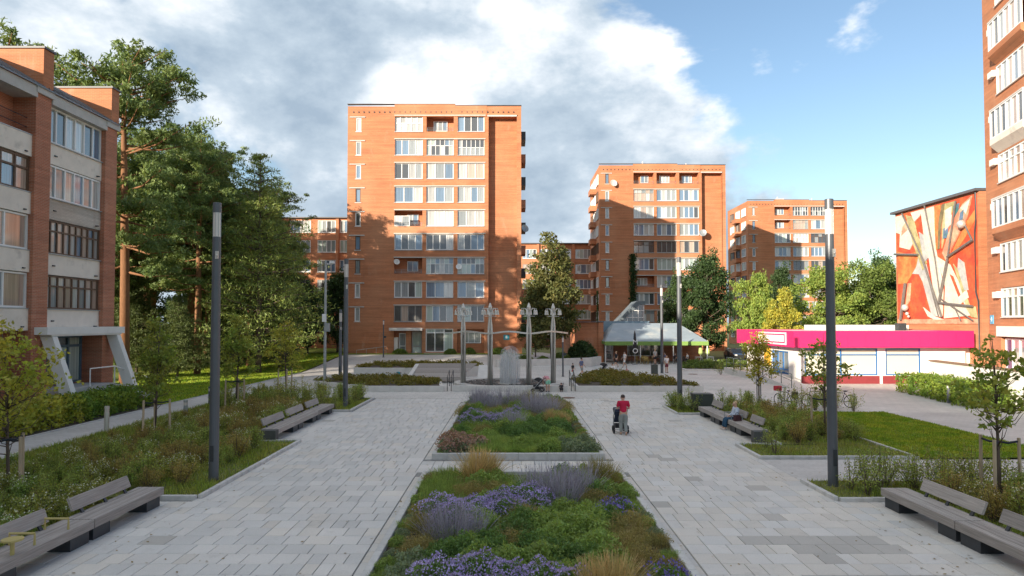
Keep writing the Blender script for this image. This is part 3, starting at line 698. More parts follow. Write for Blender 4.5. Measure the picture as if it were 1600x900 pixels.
# ---------------------------------------------------- tower at the right edge
t4 = thing('apartment_tower', 'sunlit orange brick tower cut off by the right edge', 'apartment tower', (33.3, 47.7, 0), math.atan2(-.966, -.259), 'brick apartment towers')
W4 = 19.0; H4 = 31.0; ops = []; PIT = 3.0
sills4 = [4.9 + PIT * k for k in range(9)]
for s in sills4:
    for xa, xb in ((2.15, 7.0), (8.2, 12.5), (14, 18)): ops.append((xa, xb, s, s + 1.95, .5, True))
ops += [(1.9, 7.2, 1.3, 3.6, .3, True)]
b = MB(); wall(b, 0, W4, -.5, H4, ops); b.box(0, .001, -.5, W4, 13, -.4)
b.face((0, 0, -.5), (0, 13, -.5), (0, 13, H4), (0, 0, H4)); b.face((W4, 0, -.5), (W4, 0, H4), (W4, 13, H4), (W4, 13, -.5)); b.face((0, 13, -.5), (W4, 13, -.5), (W4, 13, H4), (0, 13, H4)); b.face((0, 0, H4), (W4, 0, H4), (W4, 13, H4), (0, 13, H4))
b.build('brick_wall', BRICK, t4)
rg = random.Random(33)
for k, s in enumerate(sills4):
    for j, (xa, xb) in enumerate(((2.15, 7.0), (8.2, 12.5), (14, 18))):
        if k % 2 == 0 and k > 1:
            q = MB(); q.extr([(xa, -.002, s - .95), (xa, -.5, s - .45), (xa, -.5, s - .06), (xa, -.002, s - .06)], (xb - xa, 0, 0)); q.build('balcony_front', BRICK if k % 4 else RENDERC, t4)
            window(t4, (xa, -.4, s - .05), xb - xa, 1.9, 6, PVC, [G_CURT, G_CURT, G_GREY, G_BEIGE, G_BLUE, G_DARK], fw=.09, rng=rg)
            q = MB(); q.box(xa - .02, -.5, s + 1.853, xb + .02, -.002, s + 1.95); q.build('balcony_slab', CONC_L, t4)
        else:
            window(t4, (xa, .05, s + .003), xb - xa, 1.9, 6, PVC, [G_CURT, G_CURT, G_GREY, G_BEIGE, G_BLUE, G_DARK], hb=(.7,) if k % 3 == 0 else (), fw=.09, rng=rg)
        q = MB(); q.box(xa - .75, -.28, s + 1.30, xa - .02, -.002, s + 1.72); q.build('beam_end', WHITE_P, t4)
        q = MB(); q.box(xa, -.12, s - .055, xb, -.003, s - .005)
        if not (k % 2 == 0 and k > 1): q.build('window_sill', CONC_L, t4)
window(t4, (2.0, .28, 1.4), 5.1, 2.1, 5, PVC, [mat('violet_window_film', (.12, .05, .16), .3, bmp=0), G_GREY, G_CURT], fw=.1, rng=rg)
b = MB(); b.box(1.6, -.16, 3.62, 7.5, -.002, 4.3); b.box(1.6, -.3, .9, 7.5, -.002, 1.28); b.build('shop_front_surround', WHITE_P, t4)
b = MB(); b.box(.35, -.05, 4.45, .85, -.003, 5.05); b.build('house_number_plate', mat('blue_enamel', (.10, .38, .62), .4, .05, 3, bmp=0), t4)
text_mesh('4', .5, PVC, t4, (.6, -.055, 4.75), (R(90), 0, 0))
# ---------------------------------------------------- wall with the relief mural
mw = thing('mural_wall', 'windowless end wall with red and white abstract relief mural', 'mural', (34.4, 61.0, 0), R(-90))
# local x runs towards the camera, front (-y) faces the square
b = MB(); b.box(0, 0, 0, 11.0, 9, 14.25); b.build('brick_wall', BRICK, mw)
b = MB(); b.box(-.25, -.35, 14.253, 11.1, 9.2, 14.45); b.build('roof_flashing', ROOFCAP, mw)
def mosaic(name, c, c2=None):
    m, t, bs = new_mat(name); vec = objc(t)
    vo = N(t, 'ShaderNodeTexVoronoi'); vo.inputs['Scale'].default_value = 7; L(t, vec, vo.inputs['Vector'])
    f = remap(t, noise(t, vec, 3.2, 5, .7), .3, .7, .82, 1.15); cc = mixc(t, remap(t, noise(t, vec, .9, 5, .65), .42, .62, 0, 1), c, c2 or c)
    L(t, scale_col(t, cc, f), bs.inputs['Base Color']); bs.inputs['Roughness'].default_value = .6; bump(t, bs, vo.outputs[0], .4, .02); return m
MO = {'r': mosaic('mural_red', (.50, .06, .03), (.52, .12, .04)), 'o': mosaic('mural_orange', (.60, .24, .07), (.55, .12, .04)), 'w': mosaic('mural_cream', (.66, .60, .50), (.55, .52, .46)), 'g': mosaic('mural_grey', (.38, .38, .38), (.5, .48, .45)), 'v': mosaic('mural_olive', (.34, .30, .14), (.50, .44, .24)), 'd': mosaic('mural_dark', (.16, .13, .07), (.26, .2, .1)), 'b': mosaic('mural_blue_green', (.05, .16, .17), (.15, .2, .33)), 'p': mosaic('mural_pink', (.58, .22, .14), (.6, .42, .28))}
def mp_(u, v): return (.25 + u * 10.5, v * 9.6 + 4.5)   # mural u,v in 0..1 (u towards the camera, v up)
def shape(key, pts, d, nm='mosaic_panel'):
    q = MB(); q.extr([(mp_(u, v)[0], -.002, mp_(u, v)[1]) for u, v in pts], (0, -d, 0)); return q.build(nm, MO[key], mw)
shape('r', [(0, 0), (1, 0), (1, 1), (0, 1)], .05, 'mosaic_field')
shape('p', [(0, -.005), (1, -.005), (1, .035), (0, .035)], .085, 'mosaic_base_band')
for key, pts in (
  ('o', [(.02, .36), (.14, .36), (.28, .50), (.33, .64), (.18, .62), (.02, .66)]),
  ('w', [(.0, .99), (.10, .99), (.14, .90), (.06, .82), (.0, .84)]), ('w', [(.06, .82), (.18, .9), (.25, .72), (.19, .66), (.05, .70)]),
  ('p', [(.1, .88), (.17, .93), (.17, .84), (.08, .80)]), ('w', [(.22, .99), (.40, .99), (.33, .93), (.27, .90)]),
  ('v', [(.15, .98), (.24, .95), (.30, .80), (.42, .52), (.37, .46), (.24, .72), (.19, .88)]),
  ('w', [(.36, .985), (.52, .99), (.54, .60), (.62, .30), (.60, .05), (.53, .06), (.50, .30), (.45, .58), (.40, .72)]),
  ('g', [(.33, .80), (.39, .76), (.44, .56), (.39, .52)]), ('r', [(.28, .84), (.36, .88), (.35, .72), (.31, .76)]),
  ('g', [(.16, .42), (.28, .58), (.38, .60), (.56, .06), (.47, .06), (.36, .36), (.31, .43), (.22, .44)]),
  ('w', [(.36, .14), (.50, .06), (.62, .03), (.50, .03), (.42, .06)]),
  ('o', [(.53, .99), (.60, .99), (.58, .80), (.56, .62), (.53, .62)]), ('d', [(.62, .985), (.66, .99), (.61, .82), (.58, .62), (.56, .62), (.58, .86)]),
  ('v', [(.66, .985), (.78, .985), (.72, .86), (.64, .70), (.61, .62), (.62, .80)]),
  ('b', [(.76, .95), (.82, .96), (.80, .86), (.75, .84)]), ('b', [(.64, .78), (.69, .80), (.68, .70), (.63, .70)]), ('w', [(.66, .93), (.74, .95), (.72, .80), (.66, .76)]),
  ('p', [(.74, .82), (.86, .94), (.96, .99), (.90, .82), (.80, .70), (.66, .52), (.62, .58)]),
  ('w', [(.84, .92), (.95, .97), (.90, .86)]), ('b', [(.84, .88), (.88, .90), (.86, .78), (.82, .80)]),
  ('o', [(.99, .80), (.90, .70), (.74, .54), (.68, .50), (.76, .62), (.90, .80), (.99, .88)]),
  ('w', [(.55, .56), (.70, .48), (.84, .26), (.92, .06), (.62, .04), (.64, .30)]),
  ('v', [(.74, .48), (.78, .44), (.86, .26), (.92, .12), (.88, .12), (.82, .28)]), ('g', [(.80, .52), (.86, .48), (.90, .26), (.86, .26), (.79, .44)]),
  ('r', [(.70, .40), (.74, .38), (.86, .14), (.83, .14)]), ('w', [(.78, .20), (.88, .26), (.90, .20), (.80, .14)]),
  ('p', [(.16, .36), (.20, .36), (.18, .20), (.12, .14)]), ('v', [(.88, .12), (.97, .13), (.99, .04), (.93, .05)])):
    shape(key, pts, .085 + .006 * (len(mw.children) % 12))
BAR = mat('mural_metal_bar', (.20, .18, .17), .5, .25, 6, metal=.5)
def mbar(p, q_, r_, off=.28, m=BAR):
    q = MB(); a, c = mp_(*p), mp_(*q_); q.tube((a[0], -off, a[1]), (c[0], -off, c[1]), r_, n=6); return q.build('metal_bar', m, mw)
for p, q_, r_ in (((.12, 1.0), (.38, .58), .07), ((.38, .58), (.62, .05), .09), ((.40, .56), (.58, .06), .05), ((.43, 1.02), (.55, .55), .06), ((.55, .55), (.60, .25), .05), ((0, .64), (.33, .60), .10), ((.81, .98), (.70, .52), .07), ((.70, .52), (.59, .17), .11), ((.70, .54), (.98, .64), .10), ((.98, .64), (.88, .82), .07), ((.59, .17), (.97, .13), .09), ((.62, .20), (.97, .02), .05), ((.77, .13), (.84, .02), .05), ((.15, .36), (.07, .03), .13)):
    mbar(p, q_, r_)
for p, r_ in (((.885, .78), .32), ((.16, .14), .30), ((.19, .085), .16), ((.21, .06), .12)):
    q = MB(); a = mp_(*p); q.ball((a[0], -.4, a[1]), r_, 12); q.build('metal_ball', STEEL, mw, smooth=True)
q = MB(); q.path([(10.75, -.12, 14.2), (10.75, -.12, 12.0), (10.6, -.12, 11.2), (10.6, -.12, 6.8), (10.85, -.12, 6.1), (10.85, -.12, 2)], .06, 6); q.build('downpipe', DARK, mw)
# ---------------------------------------------------- supermarket
PINK = mat('pink_fascia_panel', (.66, .022, .14), .45, .04, 1.2, bmp=.05)
MAROON = mat('maroon_plinth_paint', (.22, .03, .035), .7, .1, 2)
BLUEF = mat('blue_window_frame', (.03, .14, .36), .5, .08, 4, bmp=0)
BLIND = mat('cream_roller_blind', (.58, .59, .48), .7, .05, 1, bmp=0)
km = thing('supermarket', 'low white supermarket with a pink fascia band round its roof', 'shop', (20.6, 50.0, 0), 0)
KW, KD = 13.2, 12.5
b = MB(); wl = MB(T=lambda p: Vector((p.x, p.y + 1.0, p.z)))
wins = [(1.6 + .0, 3.95), (4.05, 6.6), (7.3, 10.2)]
ops = [(1.2, 6.65, .62, 2.62, .18, False), (7.25, 9.85, .62, 2.62, .18, False)]
wall(wl, .9, KW, -.2, 2.68, ops)
wl.box(KW - .2, .003, -.2, KW, KD - 1, 2.68); wl.box(.9, .2, -.2, 1.1, 2.2, 2.68); wl.box(.9, 5.6, -.2, 1.1, KD - 1, 2.68); wl.box(.9, 2.2, 2.3, 1.1, 5.6, 2.68)
wl.box(.95, .2, 2.5, KW, KD - 1, 2.66)
wl.build('plaster_wall', WHITE_P, km)
for a, c in ((1.2, 6.65), (7.25, 9.85)):
    q = MB(); q.box(a - .25, .94, -.2, c + .1, .997, .58); q.build('plinth', MAROON, km)
    o = window(km, (a, 1.1, .62), c - a, 2.0, 2 if c - a > 4 else 1, BLUEF, [BLIND], hb=(.76,), fw=.09, rng=rg)
b = MB()
b.box(.004, .006, 2.73, KW - .004, .11, 3.93); b.box(.006, .123, 2.73, .11, KD, 3.93); b.box(0, KD + .003, 2.72, KW, KD + .12, 3.94); b.box(KW - .12, .123, 2.72, KW, KD, 3.94); b.box(.123, .123, 2.70, KW - .123, 1.2, 2.76); b.box(.123, 1.2, 2.70, 1.1, KD, 2.76)
b.build('fascia', PINK, km)
for k in range(10):
    q = MB(); q.box(k * KW / 10 + .003, -.012, 2.72, (k + 1) * KW / 10 - .003, .005, 3.94); q.build('fascia_panel', PINK, km)
    q = MB(); q.box(-.012, .01 + k * (KD - .01) / 10 + .003, 2.72, .005, .01 + (k + 1) * (KD - .01) / 10 - .003, 3.94); q.build('fascia_panel', PINK, km)
b = MB(); b.box(.2, .2, 3.5, KW - .2, KD - .1, 3.9); b.box(6, 7.5, 3.9, 12.8, KD - .3, 4.35); b.build('roof', CONC_L, km)
b = MB(); b.box(10.9, 5.6, 3.9, 11.5, 6.2, 4.5); b.build('roof_vent', DARK, km)
# sign on the fascia side that faces the square: white border, white raised letters
b = MB(); Y0, Y1 = 1.3, 7.0; xo = -.05
for (ya, yb, za, zb) in ((Y0, Y1, 2.86, 2.98), (Y0, Y1, 3.68, 3.80), (Y0, Y0 + .2, 2.98, 3.68), (Y1 - .2, Y1, 2.98, 3.68)): b.box(xo, ya, za, -.013, yb, zb)
s_ = b.build('sign_border', PVC, km)
b = MB()
for k, ya in enumerate((1.75, 2.75, 3.75, 4.75, 5.75)):
    b.box(-.07, ya + .05, 3.08, -.013, ya + .85, 3.58)
b.build('sign_letters', PVC, km)
# glazed entrance, posters, ramp
window(km, (1.02, 6.6, .5), 3.3, 1.8, 3, BLUEF, [G_BLUE, G_GREY, G_DARK], R(-90), hb=(.2,), fw=.1, name='entrance_door', rng=rg)
b = MB(); b.box(.80, 6.8, .9, .895, 8.1, 2.5); o = b.build('poster', mat('yellow_poster', (.62, .40, .03), .5, .5, 3, dirt_or_dapple=((.5, .05, .03), 2.2, .55, .9)), km)
b = MB(); b.box(-1.4, 2.6, -.1, .895, 12, .5); b.extr([(-1.4, 2.597, -.1), (-1.4, 2.597, .5), (-1.4, -3.0, .02), (-1.4, -3.0, -.1)], (1.6, 0, 0)); b.build('ramp', CONC_L, km)
b = MB(); rp = [(11.5, .5), (9.5, .5), (7.8, .5), (6.1, .5), (4.4, .5), (2.6, .5), (.8, .35), (-1.0, .2), (-2.8, .04)]
for y, z in rp: b.tube((-1.33, y, z), (-1.33, y, z + .95), .03, n=6)
b.path([(-1.33, y, z + .95) for y, z in rp], .032, 6); b.path([(-1.33, y, z + .5) for y, z in rp], .02, 6); b.build('railing', mat('green_grey_rail', (.10, .13, .13), .5, metal=.3), km)
b = MB(); b.box(KW + .002, 1.4, -.2, KW + 1.6, KD, 3.0); b.extr([(KW + .002, 1.2, 3.0), (KW + 1.9, 1.2, 3.0), (KW + .002, 1.2, 3.7)], (0, KD - 1.4, 0)); b.build('side_annex', WHITE_P, km)
# white stair wall in front of the right tower
d = Vector((-1.6, -11, 0)).normalized(); b = MB()
b.prism([(28.1, 46), (28.5, 46.1), (28.5 + d.x * 14, 46.1 + d.y * 14), (28.1 + d.x * 14, 46 + d.y * 14)], -.2, 1.95)
sw = thing('stair_wall', 'white plastered low wall with brown cap behind the clipped hedge', 'wall')
b.build('plaster_face', WHITE_P, sw)
b = MB(); b.prism([(28.02, 46.05), (28.6, 46.15), (28.6 + d.x * 14, 46.15 + d.y * 14), (28.02 + d.x * 14, 46.05 + d.y * 14)], 1.953, 2.03); b.build('wall_cap', mat('brown_cap_tiles', (.26, .17, .11), .7), sw)
# ---------------------------------------------------- cafe
cf = thing('cafe', 'brick cafe under a pale hipped awning roof with green valance', 'cafe', (0, 0, 0))
AW = mat('pale_awning_membrane', (.30, .36, .40), .55, .14, .8, dirt_or_dapple=((.52, .53, .50), .45, .5, .8))  # paler blotches are sun dapples painted into the membrane colour
VAL = mat('green_valance', (.20, .34, .08), .7, .1, 2)
wl = MB(T=lambda p: Vector((p.x, p.y + 82.0, p.z)))
wall(wl, 10.7, 22.5, -.2, 3.4, [(12.9 + .9, 18.0, .55, 2.5, .15, False), (11.05, 12.15, 0, 2.15, .2, False)])
wl.box(10.7, .3, -.2, 22.5, 20, 3.39)
wl.build('brick_wall', BRICK_R, cf)
window(cf, (13.8, 82.1, .55), 4.2, 1.95, 3, PVC, [G_GREEN, G_DARK], fw=.09, rng=rg)
window(cf, (11.05, 82.12, 0), 1.1, 2.15, 1, PVC, [G_DARK], hb=(.42,), fw=.22, name='door', rng=rg)
b = MB(); F0, F1, FY, BY = 10.4, 22.0, 76.5, 82.0
b.face((F0, FY, 2.45), (F1, FY, 2.45), (19.9, BY, 4.5), (12.3, BY, 4.5)); b.face((F0, FY, 2.45), (12.3, BY, 4.5), (12.0, 84, 4.5), (F0, 84, 2.45)); b.face((F1, FY, 2.45), (F1, 84, 2.45), (20.2, 84, 4.5), (19.9, BY, 4.5)); b.face((12.3, BY, 4.5), (19.9, BY, 4.5), (20.2, 84, 4.5), (12.0, 84, 4.5))
b.build('awning', AW, cf)
b = MB(); b.box(F0, FY - .02, 2.02, F1, FY + .02, 2.46); b.box(F0 - .02, FY + .023, 2.12, F0 + .02, 84, 2.46); b.box(F1 - .02, FY + .023, 2.12, F1 + .02, 84, 2.46); b.build('valance', VAL, cf)
for x in (F0 + .1, 14.4, 18.1, F1 - .1):
    b = MB(); b.tube((x, FY + .2, -.05), (x, FY + .2, 2.4), .06, n=8); b.build('awning_post', PVC, cf)
b = MB(); b.box(10.6, 82.6, 3.4, 16.6, 83.0, 4.75); b.build('roof_band', mat('blue_grey_cladding', (.20, .29, .36), .6, .1, 1), cf)
b = MB(); b.box(7.6, 79.5, -.2, 10.55, 100, 4.55); b.box(10.0, 79.2, -.2, 10.6, 79.497, 4.6); b.build('brick_annex', BRICK, cf)
b = MB(); b.box(7.5, 79.1, 4.603, 10.65, 100, 4.7); b.build('annex_flashing', ROOFCAP, cf)
# glazed stair roof
b = MB()
GX0, GX1, GY = 13.2, 17.2, 88.0
b.extr([(GX0, GY, 4.3), (GX0 + .5, GY, 4.3), (GX1 - .75, GY, 6.9), (GX1, GY, 6.9), (GX1, GY, 7.35), (GX1 - 1.1, GY, 7.35)], (0, 4, 0)); b.build('stair_roof', mat('stair_roof_sheet', (.13, .16, .18), .6, .1, 2), cf)
b = MB(); b.extr([(GX0 + .5, GY + .2, 4.3), (GX1 - .2, GY + .2, 4.3), (GX1 - .2, GY + .2, 6.88), (GX1 - .75, GY + .2, 6.88)], (0, .05, 0)); b.build('stair_glazing', G_DARK, cf)
b = MB()
for k in range(5):
    xx = GX0 + .9 + k * .72; b.box(xx, GY + .1, 4.3, xx + .08, GY + .197, min(6.88, 4.3 + (xx - GX0 - .45) * .95))
for zz in (4.3, 5.2, 6.1): b.box(GX0 + .5 + (zz - 4.3) * 1.0, GY + .09, zz, GX1 - .1, GY + .197, zz + .08)
b.build('stair_glazing_bars', PVC, cf)
# buildings behind the photographer whose shadow lies over the square
block('apartment_block', 'five storey brick block behind the viewer on the left', (-24, -52, 0), R(90), 40, 18.4, 13, 2.2, 5, [(2 + 4.6 * k, 5 + 4.6 * k) for k in range(8)], seed=12)
bpy.data.objects[lb.name]['group'] = 'lower brick apartment blocks'
# ------------------------------------------------------------ street furniture
def lamp(x, y, label, h=7.95, z=0):
    t = thing('street_lamp', label, 'street lamp', (x, y, z), 0, 'tall tube lamps of the square')
    b = MB(); b.lathe([(.20, 0), (.20, .02), (.135, .03), (.13, h * .4), (.112, h - 1.0), (.112, h - .98), (.03, h - .98)], n=16); b.build('pole', LAMP_P, t, smooth=False)
    b = MB(); b.lathe([(.108, h - .98), (.108, h - .28), (.03, h - .28)], n=16); b.build('light_tube', LAMPGL, t)
    b = MB(); b.lathe([(.116, h - .285), (.116, h - .01), (.105, h), (.01, h)], n=16); b.build('cap', LAMP_P, t)
    b = MB()
    for k in range(8):
        a = 2 * math.pi * k / 8; b.tube((.113 * math.cos(a), .113 * math.sin(a), h - .99), (.113 * math.cos(a), .113 * math.sin(a), h - .28), .007, n=4)
    b.build('guard_rods', GALV, t)
    b = MB(); b.box(.02, -.145, h - 1.62, .10, -.10, h - 1.40); b.ball((.06, -.15, h - 1.52), .035, 8); b.build('sensor', STEEL, t)
    b = MB(); b.box(-.05, -.15, .6, .05, -.128, 1.05); b.build('service_hatch', DARK, t)
    b = MB()
    for k in range(4): a = k * math.pi / 2 + .78; b.tube((.165 * math.cos(a), .165 * math.sin(a), .02), (.165 * math.cos(a), .165 * math.sin(a), .05), .016, n=6)
    b.build('base_bolts', GALV, t)
lamp(-8.46, 19.5, 'tall dark grey tube lamp beside the near left benches')
lamp(8.82, 18.9, 'tall dark grey tube lamp in front of the supermarket view')
lamp(-8.9, 36.6, 'dark grey tube lamp at the far end of the left benches')
lamp(8.72, 35.6, 'tube lamp beside the dark box at the far right benches')
lamp(13.5, 61.6, 'tube lamp standing in front of the cafe awning')
lamp(-13.8, 55, 'tube lamp right behind the far left bench lamp', h=5.6)
def lantern_post(x, y, label, h):
    t = thing('lantern_post', label, 'lamp post', (x, y, zg(x, y)), 0, 'short lantern posts')
    b = MB(); b.lathe([(.12, 0), (.12, .05), (.075, .07), (.065, h - .5), (.02, h - .5)], n=12); b.build('pole', LAMP_P, t)
    b = MB(); b.lathe([(.07, h - .5), (.07, h - .12), (.02, h - .12)], n=12); b.build('light_tube', LAMPGL, t)
    b = MB(); b.lathe([(.085, h - .12), (.085, h), (.02, h)], n=12); b.build('cap', LAMP_P, t)
    b = MB(); b.box(.07, -.1, h * .52, .28, .1, h * .52 + .22); b.build('speaker_box', DARK, t)
lantern_post(-14.1, 75, 'short dark lantern post on the forecourt before the large tower', 4.1)
lantern_post(4.3, 57.8, 'short lantern post right of the fountain columns', 3.4)
t = thing('camera_pole', 'light grey steel pole with cameras and junction boxes by the path', 'pole', (-13.4, 49, 0))
b = MB(); b.lathe([(.16, 0), (.16, .04), (.11, .06), (.08, 9.0), (.01, 9.0)], n=12); b.build('pole', GALV, t)
b = MB(); b.tube((0, 0, 8.75), (.55, -.1, 8.75), .03); b.box(.35, -.35, 8.78, .62, .1, 8.95); b.build('camera', PVC, t)
b = MB(); b.box(-.16, -.26, 4.6, .10, -.07, 5.15); b.build('junction_box', PVC, t)
b = MB(); b.box(.06, -.20, 3.9, .34, .05, 4.5); b.build('junction_box', GALV, t)
# ---- benches: one module = seat slats, fascia, backrest, steel legs
def bench(y0, y1, xf, side, label, group, back=(.55, .98), end_box=False, arms=(), tbl=None, armm=None):
    """xf: front edge x; side=-1 bench on the left of the square (back towards -x), +1 on the right"""
    Ln = y1 - y0; t = thing('bench', label, 'bench', (xf, y0, 0), 0, group); s = side; Dp = .62
    n = 9; ws = (Dp - .06) / n
    for k in range(n):
        b = MB(); xa = .055 + k * ws; b.slab(*(sorted((s * xa, s * (xa + ws - .008)))[0], .01, .40, sorted((s * xa, s * (xa + ws - .008)))[1], Ln - .01, .45), .004); b.build('slat', WOOD, t)
    b = MB(); xs_ = sorted((0, s * .05)); b.slab(xs_[0], .005, .27, xs_[1], Ln - .005, .453, .006); b.build('front_board', WOOD, t)
    xs_ = sorted((s * (Dp - .003), s * (Dp + .03))); b = MB(); b.slab(xs_[0], .005, .27, xs_[1], Ln - .005, .448, .006); b.build('rear_board', WOOD, t)
    for ye in (0.0, Ln - .05):
        b = MB(); xs_ = sorted((s * .054, s * (Dp - .006))); b.box(xs_[0], ye + .006, .28, xs_[1], ye + .044, .398); b.build('end_board', WOOD, t)
    for ye in (.06, Ln - .66):
        if end_box and ye < .1: continue
        b = MB(); xs_ = sorted((s * .07, s * .53)); b.box(xs_[0], ye, 0, xs_[1], ye + .6, .268); b.build('leg', DARK, t)
    if end_box:
        b = MB(); xs_ = sorted((-s * .01, s * (Dp + .04))); b.box(xs_[0], -.35, 0, xs_[1], -.004, .44); b.build('end_block', mat('dark_end_block', (.07, .072, .07), .7), t)
    ya, yb = back[0] * Ln, back[1] * Ln
    if back[1] > back[0]:
        b = MB(); P = [(s * (Dp - .02), ya, .55), (s * (Dp + .03), ya, .545), (s * (Dp + .13), ya, .80), (s * (Dp + .08), ya, .81)]; b.extr(P, (0, yb - ya, 0)); b.build('backrest', WOOD, t)
        for yy in (ya + .25, (ya + yb) / 2, yb - .3):
            b = MB(); b.extr([(s * (Dp - .06), yy, .45), (s * (Dp - .02), yy, .45), (s * (Dp + .105), yy, .72), (s * (Dp + .05), yy, .66)], (0, .08, 0)); b.build('backrest_bracket', DARK, t)
    for yy in arms:
        b = MB(); xa, xb = s * .10, s * .56
        b.path([(xa, yy, .45), (xa, yy, .66), (xb, yy, .66), (xb, yy, .45)], .024, 6); b.build('armrest', armm or YELLOW, t)
    if tbl is not None:
        b = MB(); b.tube((s * .12, tbl, .45), (s * .12, tbl, .70), .035); b.lathe([(.17, .70), (.17, .73), (.01, .73)], (s * .12, tbl, 0), 18); b.build('side_table', YELLOW, t)
    return t
G1 = 'benches along the near left bed'; G2 = 'benches along the far left bed'; G3 = 'benches along the near right bed'; G4 = 'benches along the far right bed'
bench(14.25, 17.05, -8.62, -1, 'weathered wood bench with backrest, nearest the left lamp', G1, (.08, .86))
bench(11.45, 14.23, -8.62, -1, 'weathered wood bench with yellow armrests and round yellow side table', G1, (.0, .82), arms=(1.15, 2.1), tbl=.62)
bench(8.65, 11.43, -8.62, -1, 'bench at the bottom left corner, mostly cut off', G1, (.1, .8))
bench(26.3, 28.95, -8.95, -1, 'first of the three far left benches, with a dark end block', G2, (.05, .95), end_box=True)
bench(28.97, 31.7, -8.95, -1, 'middle of the three far left wood benches', G2, (.1, .9))
bench(31.72, 34.5, -8.95, -1, 'last of the far left benches, nearest the fountain', G2, (.1, .8))
bench(14.15, 16.95, 9.08, 1, 'near right wood bench whose end faces the lamp bed', G3, (.02, .78))
bench(11.35, 14.13, 9.08, 1, 'wood bench cut off by the right edge', G3, (.02, .85))
bench(8.55, 11.33, 9.08, 1, 'third near right bench outside the frame', G3, (.02, .85))
bench(26.05, 28.1, 9.08, 1, 'far right bench module with dark end block and backrest', G4, (.25, .92), end_box=True)
bench(28.12, 30.95, 9.08, 1, 'far right bench module where the elderly person sits', G4, (.12, .8), arms=(.55, 1.5), armm=GALV)
bench(30.97, 33.4, 9.08, 1, 'far right bench module nearest the dark box', G4, (.3, .95))
b = MB(); b.box(0, 0, 0, .96, .75, .88); b.box(-.02, -.02, .88, .98, .77, .92)
o = b.build('litter_bin', mat('dark_green_grey_metal', (.055, .065, .058), .5, .15, 2, metal=.2), None, (9.2, 34.6, 0)); tag(o, 'dark square metal bin box at the end of the far right benches', 'bin', 'dark metal boxes')
o2 = o.copy(); link(o2); o2.location = (-9.35, 40.0, 0); o2.scale = (.62, .6, .5); tag(o2, 'low dark metal box behind the far left lamp', 'bin')
o2 = o.copy(); link(o2); o2.location = (12.35, 60.4, 0); o2.scale = (.55, .6, .9); tag(o2, 'dark grey upright bin on the terrace beside the cafe lamp', 'bin')
# ---- bollard lights on the left path
def bollard(x, y, label, m=STEEL, h=1.1):
    t = thing('bollard_light', label, 'bollard', (x, y, 0), 0, 'bollard lights along the paths')
    b = MB(); b.lathe([(.095, 0), (.095, h - .25), (.02, h - .25)], n=14); b.build('post', m, t)
    b = MB(); b.lathe([(.088, h - .25), (.088, h - .1), (.02, h - .1)], n=14); b.build('light_ring', LAMPGL, t)
    b = MB(); b.lathe([(.098, h - .1), (.098, h), (.02, h)], n=14); b.build('cap', m, t)
bollard(-16.6, 28.1, 'stainless bollard light between the left path and the meadow bed'); bollard(-16.65, 37.8, 'dark bollard light farther along the left path', LAMP_P, 1.0); bollard(24.6, 38.6, 'grey bollard in front of the clipped right hedge', LAMP_P); bollard(-15.9, 33.4, 'short grey post beside the staked left tree', GALV, .75)
# small seat by the left path
t = thing('small_bench', 'small bench with reddish seat across the path by the left block', 'bench', (-20.6, 37.2, 0), R(80))
b = MB(); b.slab(-.8, -.22, .42, .8, .22, .47, .006); b.build('seat', mat('reddish_wood', (.36, .15, .09), .7), t)
for x in (-.65, .65):
    b = MB(); b.box(x - .03, -.2, 0, x + .03, .2, .418); b.build('leg', GALV, t)
# ---- planters of the terrace
def planter(name, poly, h, label, z=0, hump=.25, leafm=L_OLIVE, n=9000, front=None, leaf=.07, seed=1):
    t = thing(name, label, 'planter', (0, 0, z), 0, 'concrete edged planters of the terrace')
    b = MB(); b.prism(poly, -.3, h); b.build('planter_wall', CONC_L, t)
    P = np.array(poly); c = P.mean(0); q = c + (P - c) * .94; b = MB(); b.prism([tuple(p) for p in q], h - .05, h + .012); b.build('soil', SOIL, t)
    r_ = np.random.default_rng(seed); C = []
    mn, mx = P.min(0), P.max(0)
    from_poly = lambda pt: all(((P[(i + 1) % len(P)] - P[i])[0] * (pt[1] - P[i][1]) - (P[(i + 1) % len(P)] - P[i])[1] * (pt[0] - P[i][0])) > .16 * np.linalg.norm(P[(i + 1) % len(P)] - P[i]) for i in range(len(P)))
    cl = []
    while len(cl) < 150:
        p = mn + (mx - mn) * r_.random(2)
        if from_poly(p): cl.append(p)
    cl = np.array(cl); 
    for p in cl:
        e = min(1, min(np.linalg.norm(np.cross(np.append(P[(i + 1) % len(P)] - P[i], 0), np.append(p - P[i], 0))) / np.linalg.norm(P[(i + 1) % len(P)] - P[i]) for i in range(len(P))) / 1.6)
        k = n // 150; rr = .38; d_ = r_.normal(size=(k, 3)); d_ /= np.linalg.norm(d_, axis=1)[:, None]; d_[:, 2] = np.abs(d_[:, 2]); d_ *= (r_.random(k) ** .4)[:, None]
        C.append(np.array([p[0], p[1], h]) + d_ * np.array([rr, rr, (.22 + hump * e) * r_.uniform(.75, 1.15)]))
    o = meshobj('ground_cover', leaves(np.concatenate(C), leaf, leafm, r_), t); o['kind'] = 'stuff'; return t
def leaves(C, size, m, r_, aspect=.55, up=.0, name='foliage'):
    n = len(C); U = r_.normal(size=(n, 3)); U[:, 2] += up; U /= np.linalg.norm(U, axis=1)[:, None]
    A = r_.normal(size=(n, 3)); Vv = np.cross(U, A); Vv /= np.linalg.norm(Vv, axis=1)[:, None]
    s = size * r_.uniform(.65, 1.3, n)[:, None]
    U = U * s; Vv = Vv * s * aspect
    V = np.stack([C - U, C + Vv + U * .1, C + U, C - Vv + U * .1], 1).reshape(-1, 3)
    return np_mesh(name, V, 4, m)
